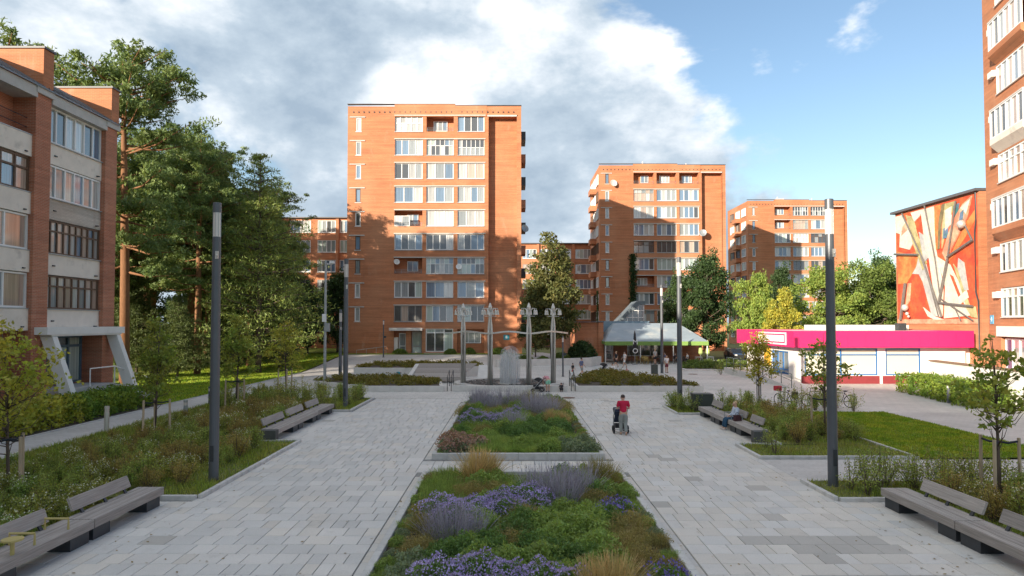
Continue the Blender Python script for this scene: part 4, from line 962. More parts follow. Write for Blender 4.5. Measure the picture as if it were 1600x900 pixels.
planter('planter', [(-9.5, 45.1), (-4.5, 45.1), (-5.2, 50), (-9, 53.2), (-14, 52.5), (-14.2, 49.3)], .36, 'olive ground cover planter in front of the wooden sun deck', seed=3)
planter('planter', [(4.2, 45.05), (12.6, 45.05), (11.3, 50.5), (8.6, 57.5), (6.0, 56), (4.2, 50)], .36, 'mounded olive ground cover planter right of the fountain', seed=4, hump=.45, n=12000)
planter('planter', [(-13.0, 56.2), (-7.7, 55.9), (-2.2, 58.4), (-2.6, 62.5), (-12.5, 62.5)], .85, 'raised planter behind the wooden sun deck', seed=5, n=9000)
planter('planter', [(16.2, 65), (24, 63.5), (28, 69), (26, 76), (18, 75)], .15, 'light green planter in front of the dark tree beside the cafe', seed=6, leafm=L_MID, hump=.35, n=12000, leaf=.09)
# wooden sun deck
t = thing('sun_deck', 'sloping grey wooden sun deck left of the fountain', 'sun deck', (0, 0, 0))
dx0, dx1 = -7.55, -3.9
for k in range(14):
    y = 51.6 + k * .3; z = .42 + k * .055; b = MB(); b.extr([(dx0, y, z), (dx1 + k * .08, y, z), (dx1 + k * .08, y + .235, z + .043), (dx0, y + .235, z + .043)], (0, 0, .05)); b.build('plank', WOOD, t)
b = MB(); b.extr([(dx0, 51.57, .18), (dx1, 51.57, .18), (dx1, 51.57, .46), (dx0, 51.57, .46)], (0, -.06, 0)); b.build('front_board', WOOD, t)
b = MB(); b.extr([(dx0 - .004, 51.9, 0), (dx0 - .004, 55.8, 0), (dx0 - .004, 55.8, 1.2), (dx0 - .004, 51.5, .55)], (-.3, 0, 0)); b.extr([(dx1 + 1.2, 52.6, 0), (dx1 + 1.2, 55.8, 0), (dx1 + 1.2, 55.8, 1.1)], (1.2, 0, 0)); b.build('side_wall', CONC_L, t)
# light retaining wall of the tower forecourt
b = MB(); pts = [(-1.5, 66.5), (1.5, 67.2), (5, 68.5), (8.2, 70.5), (9.6, 73.5)]
for (xa, ya), (xb, yb) in zip(pts, pts[1:]):
    d_ = (Vector((xb - xa, yb - ya, 0))).normalized(); nrm = Vector((-d_.y, d_.x, 0)) * .35
    b.prism([(xa, ya), (xb - d_.x * .01, yb - d_.y * .01), (xb + nrm.x - d_.x * .01, yb + nrm.y - d_.y * .01), (xa + nrm.x, ya + nrm.y)], -.2, .95)
tag(b.build('retaining_wall', CONC_L), 'low curved concrete retaining wall below the tree by the large tower', 'wall')
# ---------------------------------------------------- fountain
ft = thing('fountain', 'round fountain with four steel lantern columns and a dandelion spray', 'fountain', (-.2, 49.2, 0))
FC = Vector((-.2, 49.2, 0))
b = MB(); b.box(-3.75, -4.05, -.1, 3.85, -3.6, .36); b.build('front_step_wall', CONC_L, ft)
b = MB(); b.lathe([(3.95, 0), (3.95, .30), (3.3, .30), (3.3, .18), (.01, .18)], n=40); b.build('basin', CONC, ft)
PEB = mat('dark_pebbles', (.10, .095, .09), .6, .5, 14, bmp=1.0)
b = MB(); b.lathe([(3.29, .18), (3.25, .21), (1.2, .21), (.01, .21)], n=40); b.build('pebble_bed', PEB, ft)
b = MB()
rp = random.Random(9)
for k in range(420):
    a = rp.uniform(0, 6.28); r_ = 3.2 * math.sqrt(rp.uniform(.1, 1)); b.ball((r_ * math.cos(a), r_ * math.sin(a), .22), rp.uniform(.05, .11), 6, (1, 1, .6))
o = b.build('pebbles', PEB, ft); o['kind'] = 'stuff'
def fcol(x, y):
    zt = 5.95; b = MB()
    for sx in (-1, 1): b.path([(x + sx * .10, y, .2), (x + sx * .10, y, 3.6), (x + sx * .09, y, 4.3), (x + sx * .05, y, 4.9), (x + sx * .04, y, 5.4)], [.095, .09, .075, .055, .05], 10)
    b.path([(x, y + .1, .2), (x, y + .1, 3.7), (x, y + .06, 4.6), (x, y, 5.4)], [.10, .09, .065, .04], 10)
    c = b.build('column', STEEL, ft, smooth=True)
    b = MB(); b.lathe([(.05, 5.3), (.12, 5.42), (.14, 5.6), (.10, 5.70), (.06, 5.82), (.02, 5.9)], (x, y, 0), 10); b.build('crown_lantern', STEEL, c)
    for k in range(6):
        a = 2 * math.pi * k / 6 + .26; dx, dy = math.cos(a), math.sin(a); q = MB()
        q.path([(x, y, 5.2), (x + dx * .3, y + dy * .3, 5.52), (x + dx * .52, y + dy * .52, 5.50), (x + dx * .56, y + dy * .56, 5.3)], .022, 6)
        q.lathe([(.03, 5.40), (.07, 5.35), (.08, 5.22), (.10, 5.08), (.03, 5.08)], (x + dx * .54, y + dy * .54, 0), 8); q.build('bell_lantern', STEEL, c)
    b = MB(); b.torus((x, y, 4.98), .42, .018, 'z', 16, 5)
    for k in range(4): b.tube((x, y, 4.98), (x + .42 * math.cos(k * 1.57 + .3), y + .42 * math.sin(k * 1.57 + .3), 4.98), .014, n=4)
    b.build('ring', STEEL, c)
for x, y in ((-3.25, -.9), (-1.3, -2.4), (1.35, -2.5), (3.1, -1.0)): fcol(x, y)
b = MB(); P = []
for k in range(21):
    a = -1 + 2 * k / 20; P.append((a * 4.15, -2.6 + 1.7 * a * a, 3.86 + .07 * math.cos(a * 9)))
for p, q_ in zip(P, P[1:]): b.extr([(p[0], p[1] - .16, p[2] - .05), (q_[0] + .002, q_[1] - .16, q_[2] - .05), (q_[0] + .002, q_[1] - .16, q_[2] + .06), (p[0], p[1] - .16, p[2] + .06)], (0, .3, 0))
b.build('wavy_cross_beam', STEEL, ft)
# dandelion
bc = Vector((.05, -.6, 2.15)); b = MB(); b.tube((bc.x, bc.y, .2), (bc.x, bc.y, 2.15), .045); b.ball(bc, .14, 10); b.torus((bc.x, bc.y, .24), .8, .03, 'z', 24, 6)
dv = []
for k in range(90):
    z = 1 - 2 * (k + .5) / 90; a = k * 2.39996; r_ = math.sqrt(1 - z * z); dv.append(Vector((r_ * math.cos(a), r_ * math.sin(a), z)))
for d_ in dv: b.tube(bc, bc + d_ * .52, .006, n=4)
b.build('spray_head', STEEL, ft)
WATER, tw, bw = new_mat('falling_water_spray'); bw.inputs['Base Color'].default_value = (.80, .83, .85, 1); bw.inputs['Roughness'].default_value = .3
trn = N(tw, 'ShaderNodeBsdfTransparent'); mxw = N(tw, 'ShaderNodeMixShader'); mxw.inputs[0].default_value = .4
L(tw, trn.outputs[0], mxw.inputs[1]); L(tw, bw.outputs[0], mxw.inputs[2]); L(tw, mxw.outputs[0], tw.nodes['Material Output'].inputs[0])
b = MB()
for d_ in dv:                  # each jet arcs out and falls
    for s_ in range(3):
        j = Vector((rp.gauss(0, .05), rp.gauss(0, .05), rp.gauss(0, .05))); dd = (d_ + j).normalized(); p0 = bc + dd * .52; v0 = dd * rp.uniform(1.0, 1.5); pts = [p0]; tt = 0
        while pts[-1].z > .25 and tt < .75:
            tt += .09; h_ = Vector((dd.x, dd.y, 0)) * (1 - math.exp(-3 * tt)) * .22; pts.append(p0 + h_ + Vector((0, 0, v0.z * tt * .5 - 4.9 * tt * tt)))
        b.path(pts, [.012] + [.008] * (len(pts) - 1), 3, cap=False)
o = b.build('water_jets', WATER, ft); o['kind'] = 'stuff'
wp = [(.72, .24), (.74, .8), (.75, 1.4), (.74, 2.0), (.70, 2.35), (.60, 2.6), (.42, 2.78), (.2, 2.87), (.01, 2.9)]
WFILM, tw, bw = new_mat('fine_water_mist'); bw.inputs['Base Color'].default_value = (.8, .83, .86, 1)
trn = N(tw, 'ShaderNodeBsdfTransparent'); mxw = N(tw, 'ShaderNodeMixShader'); L(tw, remap(tw, noise(tw, objc(tw, (9, 9, .8)), 2, 4),   .3, .7, .0, .30), mxw.inputs[0])
L(tw, trn.outputs[0], mxw.inputs[1]); L(tw, bw.outputs[0], mxw.inputs[2]); L(tw, mxw.outputs[0], tw.nodes['Material Output'].inputs[0])
b = MB(); b.lathe(wp, (bc.x, bc.y, 0), 28); o = b.build('water_veil', WFILM, ft, smooth=True)
# handrails beside the fountain steps
for x, lb_ in ((-4.15, 'dark steel handrail hoops left of the fountain'), (4.05, 'dark steel handrail hoops right of the fountain')):
    t = thing('handrail', lb_, 'handrail', (x, 45.3, 0), 0, 'handrails of the fountain steps')
    for dx in (-.13, .13):
        b = MB(); b.path([(dx, 0, 0), (dx, 0, .95), (dx, 1.5, 1.3), (dx, 1.5, .2)], .025, 6); b.tube((dx, 0, .5), (dx, 1.5, .85), .018, n=6); b.build('hoop', DARK, t)
# ---------------------------------------------------- bicycles
def bike(x, y, rz, label, bag=None):
    t = thing('bicycle', label, 'bicycle', (x, y, 0), rz, 'parked bicycles'); 
    for yc in (-.52, .52):
        b = MB(); b.torus((0, yc, .34), .32, .022, 'x', 24, 6); wh = b.build('wheel', BLACKR, t)
        b = MB()
        for k in range(12): b.tube((0, yc, .34), (0, yc + .31 * math.cos(k * .5236), .34 + .31 * math.sin(k * .5236)), .004, n=3)
        b.build('spokes', GALV, wh)
    b = MB(); fr = {'bb': (0, -.1, .3), 'st': (0, -.24, .78), 'hd': (0, .34, .8), 'hb': (0, .40, .6), 'ra': (0, -.52, .34), 'fa': (0, .52, .34)}
    for p, q_ in (('bb', 'st'), ('st', 'hd'), ('bb', 'hb'), ('bb', 'ra'), ('st', 'ra'), ('hb', 'fa'), ('hd', 'hb')): b.tube(fr[p], fr[q_], .018, n=6)
    b.build('frame', DARK, t)
    b = MB(); b.path([(-.28, .22, 1.03), (-.12, .32, 1.0), (0, .33, .98), (.12, .32, 1.0), (.28, .22, 1.03)], .014, 6); b.tube((0, .33, .98), fr['hd'], .014, n=6); b.build('handlebar', DARK, t)
    b = MB(); b.ball((0, -.28, .88), .13, 8, (.6, 1, .3)); b.tube((0, -.27, .86), fr['st'], .014, n=6); b.build('saddle', BLACKR, t)
    b = MB(); b.tube((-.1, -.1, .2), (.1, -.1, .4), .012, n=6); b.lathe([(.08, -.01), (.08, .01), (.01, .01)], (0, -.1, .3), 12); b.build('crank', GALV, t)
    if bag:
        b = MB(); b.box(-.17, .42, .82, .17, .68, 1.08); b.build('basket', bag, t)
        b = MB(); b.box(.05, -.75, .5, .2, -.42, .85); b.build('pannier', DARK, t)
bike(14.7, 36.9, R(20), 'bicycle with a red front basket by the shrubs', mat('red_bag', (.55, .03, .05), .6)); bike(17.5, 36.6, R(75), 'dark bicycle parked behind the lamp near the lawn')
bike(16.5, 37.2, R(100), 'second dark bicycle half hidden behind the shrubs')
# ---------------------------------------------------- cafe terrace
def parasol(x, y, label, m, h, letters=None, base=True):
    t = thing('closed_parasol', label, 'parasol', (x, y, 0), 0, 'closed parasols at the cafe')
    b = MB(); b.tube((0, 0, 0), (0, 0, h), .03); b.lathe([(.3, 0), (.3, .06), (.04, .08)], n=12); b.build('pole', GALV, t)
    b = MB(); b.lathe([(.10, h * .36), (.24, h * .42), (.22, h * .55), (.15, h * .75), (.11, h * .9), (.03, h)], n=10); b.build('canopy', m, t)
    for k, ch in enumerate(letters or ()): text_mesh(ch, .75, PVC, t, (0, -.27, h * (.66 - .26 * k)), (R(90), 0, 0))
parasol(13.35, 74.3, 'closed black parasol with white letters outside the cafe', mat('black_parasol_cloth', (.03, .025, .03), .8), 3.7, ('M', 'O')); parasol(18.3, 74.6, 'closed brown parasol behind the cafe lamp', mat('brown_parasol_cloth', (.22, .10, .07), .8), 3.6)
LG = mat('pale_green_parasol_cloth', (.38, .48, .16), .8); parasol(21.4, 77.6, 'left of two closed pale green parasols under the awning edge', LG, 2.6); parasol(22.3, 77.9, 'right of two closed pale green parasols under the awning edge', LG, 2.6)
def cafe_set(x, y, label, m, seed):
    t = thing('cafe_table', label, 'table', (x, y, 0), R(seed * 17), 'cafe tables'); b = MB(); b.box(-.35, -.35, .70, .35, .35, .74); b.build('table_top', m, t)
    for sx in (-.3, .3):
        for sy in (-.3, .3): b = MB(); b.box(sx - .02, sy - .02, 0, sx + .02, sy + .02, .698); b.build('leg', m, t)
def chair(x, y, rz, label, m):
    t = thing('cafe_chair', label, 'chair', (x, y, 0), rz, 'cafe chairs'); b = MB(); b.box(-.21, -.21, .43, .21, .21, .46); b.build('seat', m, t)
    b = MB(); b.box(-.21, .19, .55, .21, .22, .88); b.build('backrest', m, t)
    for sx in (-.19, .19):
        b = MB(); b.tube((sx, -.19, 0), (sx, -.19, .43), .018, n=5); b.build('leg', m, t); b = MB(); b.tube((sx, .2, 0), (sx, .2, .88), .018, n=5); b.build('leg', m, t)
YW = mat('yellow_brown_rattan', (.30, .22, .07), .8, .3, 8); DKW = mat('dark_rattan', (.06, .045, .035), .8)
for i, (x, y) in enumerate(((12.4, 75.6), (14.6, 75.4), (16.3, 75.8), (18.7, 75.5))):
    m = (DKW, YW, DKW, DKW)[i]; cafe_set(x, y, ('dark cafe table beside the black parasol', 'yellow-brown cafe table right of the black parasol', 'dark cafe table left of the cafe lamp', 'dark cafe table beside the brown parasol')[i], m, i)
    for j, (dx, dy, rz) in enumerate(((-.65, 0, 90), (.65, .1, -90), (0, .65, 0), (0, -.65, 180))):
        chair(x + dx, y + dy, R(rz), ('dark rattan chair at the table beside the black parasol', 'yellow-brown rattan chair at the yellow-brown cafe table', 'dark rattan chair at the table left of the cafe lamp', 'dark rattan chair at the table beside the brown parasol')[i], m)
cafe_set(20.9, 76.6, 'white table under the pale green parasols', PVC, 0); cafe_set(22.2, 76.7, 'second white table under the pale green parasols', PVC, 0)
t = thing('parked_car', 'dark parked car in the shade behind the supermarket end', 'car', (27.6, 84.5, -.02), R(180))
b = MB(); prof = [(-2.0, .3), (2.0, .3), (2.05, .7), (1.5, .86), (.8, 1.35), (-.9, 1.4), (-1.6, .95), (-2.05, .85)]
b.extr([(-.82, y, z) for y, z in prof], (1.64, 0, 0)); b.build('body', mat('black_car_paint', (.02, .022, .025), .25, .02, 1, bmp=0, coat=1), t)
b = MB(); b.extr([(-.83, y, z) for y, z in ((1.3, .92), (.78, 1.29), (-.85, 1.33), (-1.4, .98))], (1.66, 0, 0)); b.build('window', G_DARK, t)
for sx in (-.8, .8):
    for yy in (-1.25, 1.25): b = MB(); b.torus((sx, yy, .31), .23, .09, 'x', 16, 6); b.build('wheel', BLACKR, t)
for sx in (-.6, .6): b = MB(); b.box(sx - .15, 2.02, .6, sx + .15, 2.07, .74); b.build('headlight', PVC, t)
# ------------------------------------------------------------ vegetation
def unit(r_, n):
    d = r_.normal(size=(n, 3)); return d / np.linalg.norm(d, axis=1)[:, None]
def broadleaf(seed, h, z0, cr, ncl, per, leaf, lm, bm, tr=.1, cone=.5, clr=.33, lean=0.):
    r_ = np.random.default_rng(seed); b = MB(); zc = (h + z0) / 2; hz = (h - z0) / 2
    top = Vector((r_.normal() * .05 * h, r_.normal() * .05 * h, h * .93))
    tp = [Vector((0, 0, -.1)), Vector((lean * .3, 0, z0 * .6)), Vector((top.x * .4, top.y * .4, zc)), top]; b.path(tp, [tr * 1.15, tr * .9, tr * .55, tr * .12], 8)
    C = []; cen = []
    for k in range(ncl):
        d = unit(r_, 1)[0]; q = r_.random() ** .42; z = zc + d[2] * hz * q
        f = (z - z0) / (h - z0); wdt = cr * ((1 - cone) + cone * (1 - f) * 1.5) if cone > 0 else cr
        wdt *= min(1, .45 + f * 4); p = np.array([d[0] * wdt * q, d[1] * wdt * q, z]); cen.append(p)
        base = tp[1].lerp(tp[2], min(1, max(0, (z - z0) / (zc - z0)) * .7)) if z < zc * 1.2 else tp[2].lerp(top, .45)
        P = Vector(p); mid = base.lerp(P, .55) + Vector((0, 0, -.06 * h * r_.random())); b.path([base, mid, P], [tr * .35, tr * .2, tr * .05], 5)
        rr = clr * cr * r_.uniform(.6, 1.25); n = int(per * (rr / (clr * cr)) ** 2)
        dd = unit(r_, n) * (r_.random(n) ** .45)[:, None] * rr; dd[:, 2] *= .75; C.append(p + dd)
    for k in range(ncl // 3):     # loose sprays that break the outline
        p = cen[r_.integers(len(cen))]; n = per // 4; d = unit(r_, 1)[0]; d[2] = abs(d[2]) * .6 + .1
        C.append(p + d * np.linspace(.2, 1.0, n)[:, None] * cr * .55 + r_.normal(size=(n, 3)) * cr * .06)
    return b.mesh('trunk', bm, True), leaves(np.concatenate(C), leaf, lm, r_, .6, name='crown')
def pine(seed, h, cr, z0, nbr, per, lm=L_PINE):
    r_ = np.random.default_rng(seed); b = MB(); tr = h * .0125; C = []
    off = r_.normal(size=2) * .03 * h
    tp = [Vector((0, 0, -.2)), Vector((off[0] * .2, off[1] * .2, h * .35)), Vector((off[0] * .6, off[1] * .6, h * .7)), Vector((off[0], off[1], h * .97))]
    b.path(tp, [tr * 1.2, tr, tr * .65, tr * .12], 10)
    def at(z):
        q = max(0, min(.999, z / (h * .97))) * 3; i = 0 if q < 1.08 else (1 if q < 2.16 else 2); zz = [-.2, h * .35, h * .7, h * .97]
        i = max(j for j in range(3) if zz[j] <= z); return tp[i].lerp(tp[i + 1], (z - zz[i]) / (zz[i + 1] - zz[i]))
    for k in range(nbr):
        f = r_.random() ** .85; z = z0 + (h * .96 - z0) * f; a = r_.uniform(0, 2 * np.pi)
        prof = math.sqrt(max(.02, 1 - ((f - .38) / .66) ** 2)); ln = cr * prof * r_.uniform(.65, 1.15) + .35
        o = at(z); rise = ln * (-.08 + .60 * f + r_.normal() * .10); e = o + Vector((math.cos(a) * ln, math.sin(a) * ln, rise)); m = o.lerp(e, .5) + Vector((0, 0, -.07 * ln))
        b.path([o, m, e], [tr * .34 * (1 - f * .5), tr * .2, tr * .05], 5)
        nt_ = max(3, int(ln * 2.4))
        for j in range(nt_):
            q = .35 + .65 * (j + r_.random()) / nt_; p = o.lerp(e, q); sp = ln * .22 * (1.25 - q * .5)
            p = np.array([p.x + r_.normal() * sp, p.y + r_.normal() * sp, p.z + abs(r_.normal()) * .25])
            rr = r_.uniform(.4, .85); d = unit(r_, per) * (r_.random(per) ** .5)[:, None] * np.array([rr, rr, rr * .55]); C.append(p + d)
    for k in range(16):           # crown tuft
        p = np.array(tp[3]) + r_.normal(size=3) * np.array([.9, .9, .6]); C.append(p + unit(r_, per) * (r_.random(per) ** .5)[:, None] * .55)
    return b.mesh('trunk', BARKP, True), leaves(np.concatenate(C), .17, lm, r_, .30, up=.5, name='crown')
def spruceish(seed, h, cr, lm):  # dense layered conifer, lower whorls longest
    r_ = np.random.default_rng(seed); b = MB(); tr = h * .014; b.path([(0, 0, -.2), (0, 0, h * .5), (0, 0, h * .97)], [tr, tr * .7, tr * .1], 8); C = []
    nl = 17
    for k in range(nl):
        f = k / nl; z = h * (.12 + .86 * f); ln0 = cr * (1 - f) ** .75 * (1 + .18 * math.sin(k * 2.3))
        for j in range(9 if f < .7 else 6):
            a = j * 2 * np.pi / 9 + k * .9 + r_.normal() * .2; ln = ln0 * r_.uniform(.6, 1.18) + .25; o = np.array([0, 0, z + r_.normal() * .25]); e = o + np.array([math.cos(a) * ln, math.sin(a) * ln, ln * (.12 + .25 * f)])
            b.path([o, e], [tr * .25, tr * .04], 4)
            n = int(60 * (ln / cr) + 18) * 3; q = r_.random(n) ** .6; P = o + (e - o) * q[:, None]; w_ = .32 * ln * (1.15 - q) + .12
            P = P + r_.normal(size=(n, 3)) * np.stack([w_, w_, w_ * .42], 1); C.append(P)
    return b.mesh('trunk', BARK, True), leaves(np.concatenate(C), .17, lm, r_, .24, up=.3, name='crown')
def put_tree(name, meshes, label, cat, x, y, rz, s, group=None, z=None):
    t = thing(name, label, cat, (x, y, zg(x, y) if z is None else z), rz, group); t.scale = (s, s, s) if not isinstance(s, tuple) else s
    meshobj('trunk', meshes[0], t); meshobj('crown', meshes[1], t); return t
# ---- young staked trees
YT = [broadleaf(41, 4.8, 1.3, 1.35, 60, 42, .065, L_YOUNG, BARK, .045, .6, .24), broadleaf(42, 4.8, 1.6, 1.0, 52, 46, .065, L_MAPLE, BARK, .045, .75, .26), broadleaf(43, 4.5, 1.7, 1.05, 46, 26, .075, L_MAPLE, BARK, .045, .6, .22)]
YT_Y = broadleaf(44, 4.0, 1.4, .95, 50, 45, .065, leaf_mat('autumn_yellow_green_leaves', (.32, .33, .05), (.40, .32, .05)), BARK, .045, .5)
STRAP = mat('dark_rubber_strap', (.025, .03, .045), .7)
def staked(x, y, mesh, label, s, rz, metal=False):
    t = put_tree('young_tree', mesh, label, 'tree', x, y, rz, s, 'young staked trees'); i = 1 / s if not isinstance(s, tuple) else 1
    pts = [(.46, -.2), (-.46, -.25), (.02, .5)] if not metal else [(.42, 0), (-.42, 0)]
    hh = 1.62
    for k, (a, c) in enumerate(pts):
        b = MB(); b.path([(a, c, -.1), (a * .96, c * .96, hh)], [.042, .04] if not metal else [.025, .025], 8); b.build('stake', STAKE if not metal else DARK, t)
        b = MB(); b.path([(a, c, hh - .08), (a * .45, c * .45, hh - .13), (0, 0, hh - .1)], .028, 6); b.build('strap', STRAP, t)
staked(-12.9, 17.6, YT[0], 'young lime tree on three stakes at the left edge', 1.0, 0)
staked(-13.5, 26.0, YT[1], 'staked young maple between the left edge tree and the near lamp', 1.0, .6)
staked(-13.8, 34.3, YT[1], 'staked young tree just right of the near left lamp', 1.05, 2.2)
staked(-14.2, 43.0, YT[0], 'farthest of the staked trees on the left', 1.02, 1.5)
staked(12.25, 17.3, YT[2], 'open crowned young maple on three stakes at the right edge', 1.0, .3)
staked(12.4, 27.2, YT[2], 'young maple on stakes left of the right lamp', .98, 3.0)
staked(12.9, 35.8, YT_Y, 'small yellowing young tree tied to two dark posts by the ramp', 1.0, 1.0, True)
# ---- pine wood on the left
PN = [pine(51, 24, 4.7, 8.0, 62, 62), pine(52, 22, 4.4, 8.0, 56, 62), pine(53, 20, 4.3, 5.0, 66, 62)]
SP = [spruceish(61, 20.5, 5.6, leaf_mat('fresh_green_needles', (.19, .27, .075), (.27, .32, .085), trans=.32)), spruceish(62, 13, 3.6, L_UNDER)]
put_tree('pine_tree', PN[0], 'tall pine with bare orange trunk right behind the left block', 'pine tree', -28.3, 50.0, .4, 1.03)
put_tree('pine_tree', PN[1], 'pine whose crown shows above the roof of the left block', 'pine tree', -36.5, 49, 2.1, 1.12)
put_tree('spruce_tree', SP[0], 'broad bright green conifer at the right end of the wood', 'conifer', -22.8, 61.5, .0, 1.0)
gp = [(-34, 72, 0, 1.0), (-27.6, 60, 1, .9), (-36, 64, 2, .86), (-31, 66, 1, .98), (-26, 67.5, 2, .86), (-50, 76, 1, 1.05), (-38, 68, 0, .93), (-33.5, 75, 2, 1.0), (-27.5, 77, 1, .86), (-44, 66, 2, 1.05), (-41, 78, 0, .95), (-46, 86, 0, 1.0), (-24.5, 72, 2, .66), (-30, 84, 2, .8), (-29.5, 64.5, 1, .92), (-39, 59, 1, .9)]
gp.sort(key=lambda q: q[0] / q[1])
NTH = ('first', 'second', 'third', 'fourth', 'fifth', 'sixth', 'seventh', 'eighth', 'ninth', 'tenth', 'eleventh', 'twelfth', 'thirteenth', 'fourteenth', 'fifteenth', 'sixteenth', 'seventeenth', 'eighteenth', 'nineteenth', 'twentieth')
for i, (x, y, k, s) in enumerate(gp): put_tree('pine_tree', PN[k], NTH[i] + ' pine from the left inside the wood behind the left block', 'pine tree', x, y, i * 1.3, s, 'pines of the wood')
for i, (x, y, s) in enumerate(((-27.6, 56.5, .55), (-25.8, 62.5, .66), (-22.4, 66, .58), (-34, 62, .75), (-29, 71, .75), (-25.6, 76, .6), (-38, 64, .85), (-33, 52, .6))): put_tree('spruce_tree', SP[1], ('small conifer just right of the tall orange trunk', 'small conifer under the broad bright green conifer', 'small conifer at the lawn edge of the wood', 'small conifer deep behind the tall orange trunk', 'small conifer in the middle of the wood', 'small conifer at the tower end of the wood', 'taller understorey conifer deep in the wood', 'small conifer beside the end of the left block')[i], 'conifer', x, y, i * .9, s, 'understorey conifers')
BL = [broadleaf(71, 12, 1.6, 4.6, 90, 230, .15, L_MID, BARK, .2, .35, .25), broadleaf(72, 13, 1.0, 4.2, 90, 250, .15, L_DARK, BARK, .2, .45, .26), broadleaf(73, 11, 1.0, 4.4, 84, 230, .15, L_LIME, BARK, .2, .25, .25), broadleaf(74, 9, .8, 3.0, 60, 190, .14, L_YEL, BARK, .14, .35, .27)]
for i, (x, y, k, s) in enumerate(((-23.6, 79, 1, .62), (-21.7, 85, 1, .75), (-30.5, 88, 1, .8), (-37, 84, 1, .85), (-45, 74, 1, .9), (-52, 92, 1, 1.1), (-60, 84, 1, 1.2), (-43, 95, 1, 1.1), (-68, 98, 1, 1.3), (-36, 93, 1, 1.0), (-56, 104, 1, 1.3), (-75, 88, 1, 1.3))): put_tree('broadleaf_tree', BL[k], NTH[i] + ' dark broadleaf tree at the back of the wood, counted from the tower side', 'tree', x, y, i * 1.1, s, 'broadleaf trees at the back of the wood')
# ---- trees around the cafe and supermarket
put_tree('broadleaf_tree', broadleaf(75, 13.2, .8, 3.1, 70, 200, .17, leaf_mat('dusty_green_leaves', (.11, .13, .045), (.16, .15, .05)), BARK, .17, .5), 'tall loose tree beside the right corner of the large tower', 'tree', 4.2, 72.5, .0, 1.0)
put_tree('broadleaf_tree', BL[1], 'tree with lower crown left of the loose tree by the tower', 'tree', 2.6, 75.5, .9, (.42, .42, .62))
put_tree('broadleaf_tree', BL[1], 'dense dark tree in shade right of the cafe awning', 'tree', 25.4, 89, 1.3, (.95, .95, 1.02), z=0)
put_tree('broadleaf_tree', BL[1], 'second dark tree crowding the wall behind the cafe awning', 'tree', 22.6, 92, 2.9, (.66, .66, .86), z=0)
put_tree('broadleaf_tree', BL[2], 'light green tree between the dark tree and the supermarket', 'tree', 28.4, 80, .2, (.62, .62, .98), z=0)
put_tree('broadleaf_tree', BL[3], 'yellow leaved tree above the supermarket fascia', 'tree', 30.2, 76, 2.2, (.72, .72, .92), z=0)
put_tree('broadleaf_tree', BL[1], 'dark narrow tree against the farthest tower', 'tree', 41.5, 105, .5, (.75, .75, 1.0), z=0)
put_tree('broadleaf_tree', BL[2], 'broad light green tree behind the supermarket roof', 'tree', 37.4, 80, 1.9, (1.05, 1.05, 1.06), z=0)
put_tree('broadleaf_tree', BL[0], 'green tree between the broad tree and the mural wall', 'tree', 43.2, 82, .7, (.95, .95, 1.06), z=0)
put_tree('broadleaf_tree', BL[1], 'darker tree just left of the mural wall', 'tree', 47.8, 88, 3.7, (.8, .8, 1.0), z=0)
# round clipped bush and low bushes by the retaining wall
def bush(seed, rx, ry, h, n, leaf, lm, flat=.25):
    r_ = np.random.default_rng(seed); d = unit(r_, n); d[:, 2] = np.abs(d[:, 2]); rad = .72 + .28 * r_.random(n)
    rad *= 1 + .10 * np.sin(d[:, 0] * 6 + seed) * np.cos(d[:, 1] * 5 + seed * 2); C = d * rad[:, None] * np.array([rx, ry, h]); return leaves(C, leaf, lm, r_, .6, name='foliage')
tag(meshobj('round_bush', bush(81, 1.7, 1.6, 2.3, 5000, .12, L_DARK), None, (7.6, 74.2, .3)), 'round dark clipped bush by the curved retaining wall', 'bush')
for i, (x, y, s) in enumerate(((1.3, 70.5, .6), (5.3, 73, .7), (3.2, 70.2, .55), (-13.2, 80.4, .5), (-7.2, 80.2, .5), (-5.0, 80.3, .6), (-1.6, 80.2, .6))):
    o = meshobj('low_bush', bush(82, 1.5, 1.2, 1.2, 2500, .10, L_MID) if i == 0 else bpy.data.objects['low_bush'].data, None, (x, y, zg(x, y) + .02), i, (s * 1.2, s, s)); tag(o, 'low green bush at the foot of the large tower', 'bush', 'low bushes by the large tower')
# ---- hedges
def hedge(seed, ln, wd, h, n, leaf, lm):
    r_ = np.random.default_rng(seed); C = r_.random((n, 3)) * 2 - 1; k = r_.integers(0, 4, n)
    C[k == 0, 2] = 1; C[k == 1, 1] = -1; C[k == 2, 1] = 1; C[:, 1:] *= (.82 + .18 * r_.random((n, 1)))
    bumpy = 1 + .13 * np.sin(C[:, 0] * ln * 1.7 + seed) + .07 * np.sin(C[:, 0] * ln * 4.1); P = np.stack([C[:, 0] * ln / 2, C[:, 1] * wd / 2 * bumpy, (C[:, 2] * .5 + .5) * h * bumpy], 1)
    return leaves(P + r_.normal(size=P.shape) * .05, leaf, lm, r_, .6, name='foliage')
dh = math.atan2(-11, -1.6)
tag(meshobj('clipped_hedge', hedge(91, 9.5, 2.2, 1.1, 12000, .075, L_HEDGE), None, (25.9, 40.6, 0), dh), 'bright green clipped hedge below the white stair wall', 'hedge')
tag(meshobj('shrub_hedge', hedge(92, 13.0, 2.4, 1.15, 15000, .08, leaf_mat('yellow_green_shrub_leaves', (.28, .33, .05), (.40, .38, .06))), None, (-20.7, 24.5, 0), R(90)), 'yellow-green shrub hedge between the left path and the block', 'hedge')
tag(meshobj('shrub_hedge', hedge(93, 6.5, 2.0, 1.0, 8000, .075, L_HEDGE), None, (-20.6, 34.4, 0), R(91)), 'green shrub hedge in front of the left block entrance ramp', 'hedge')
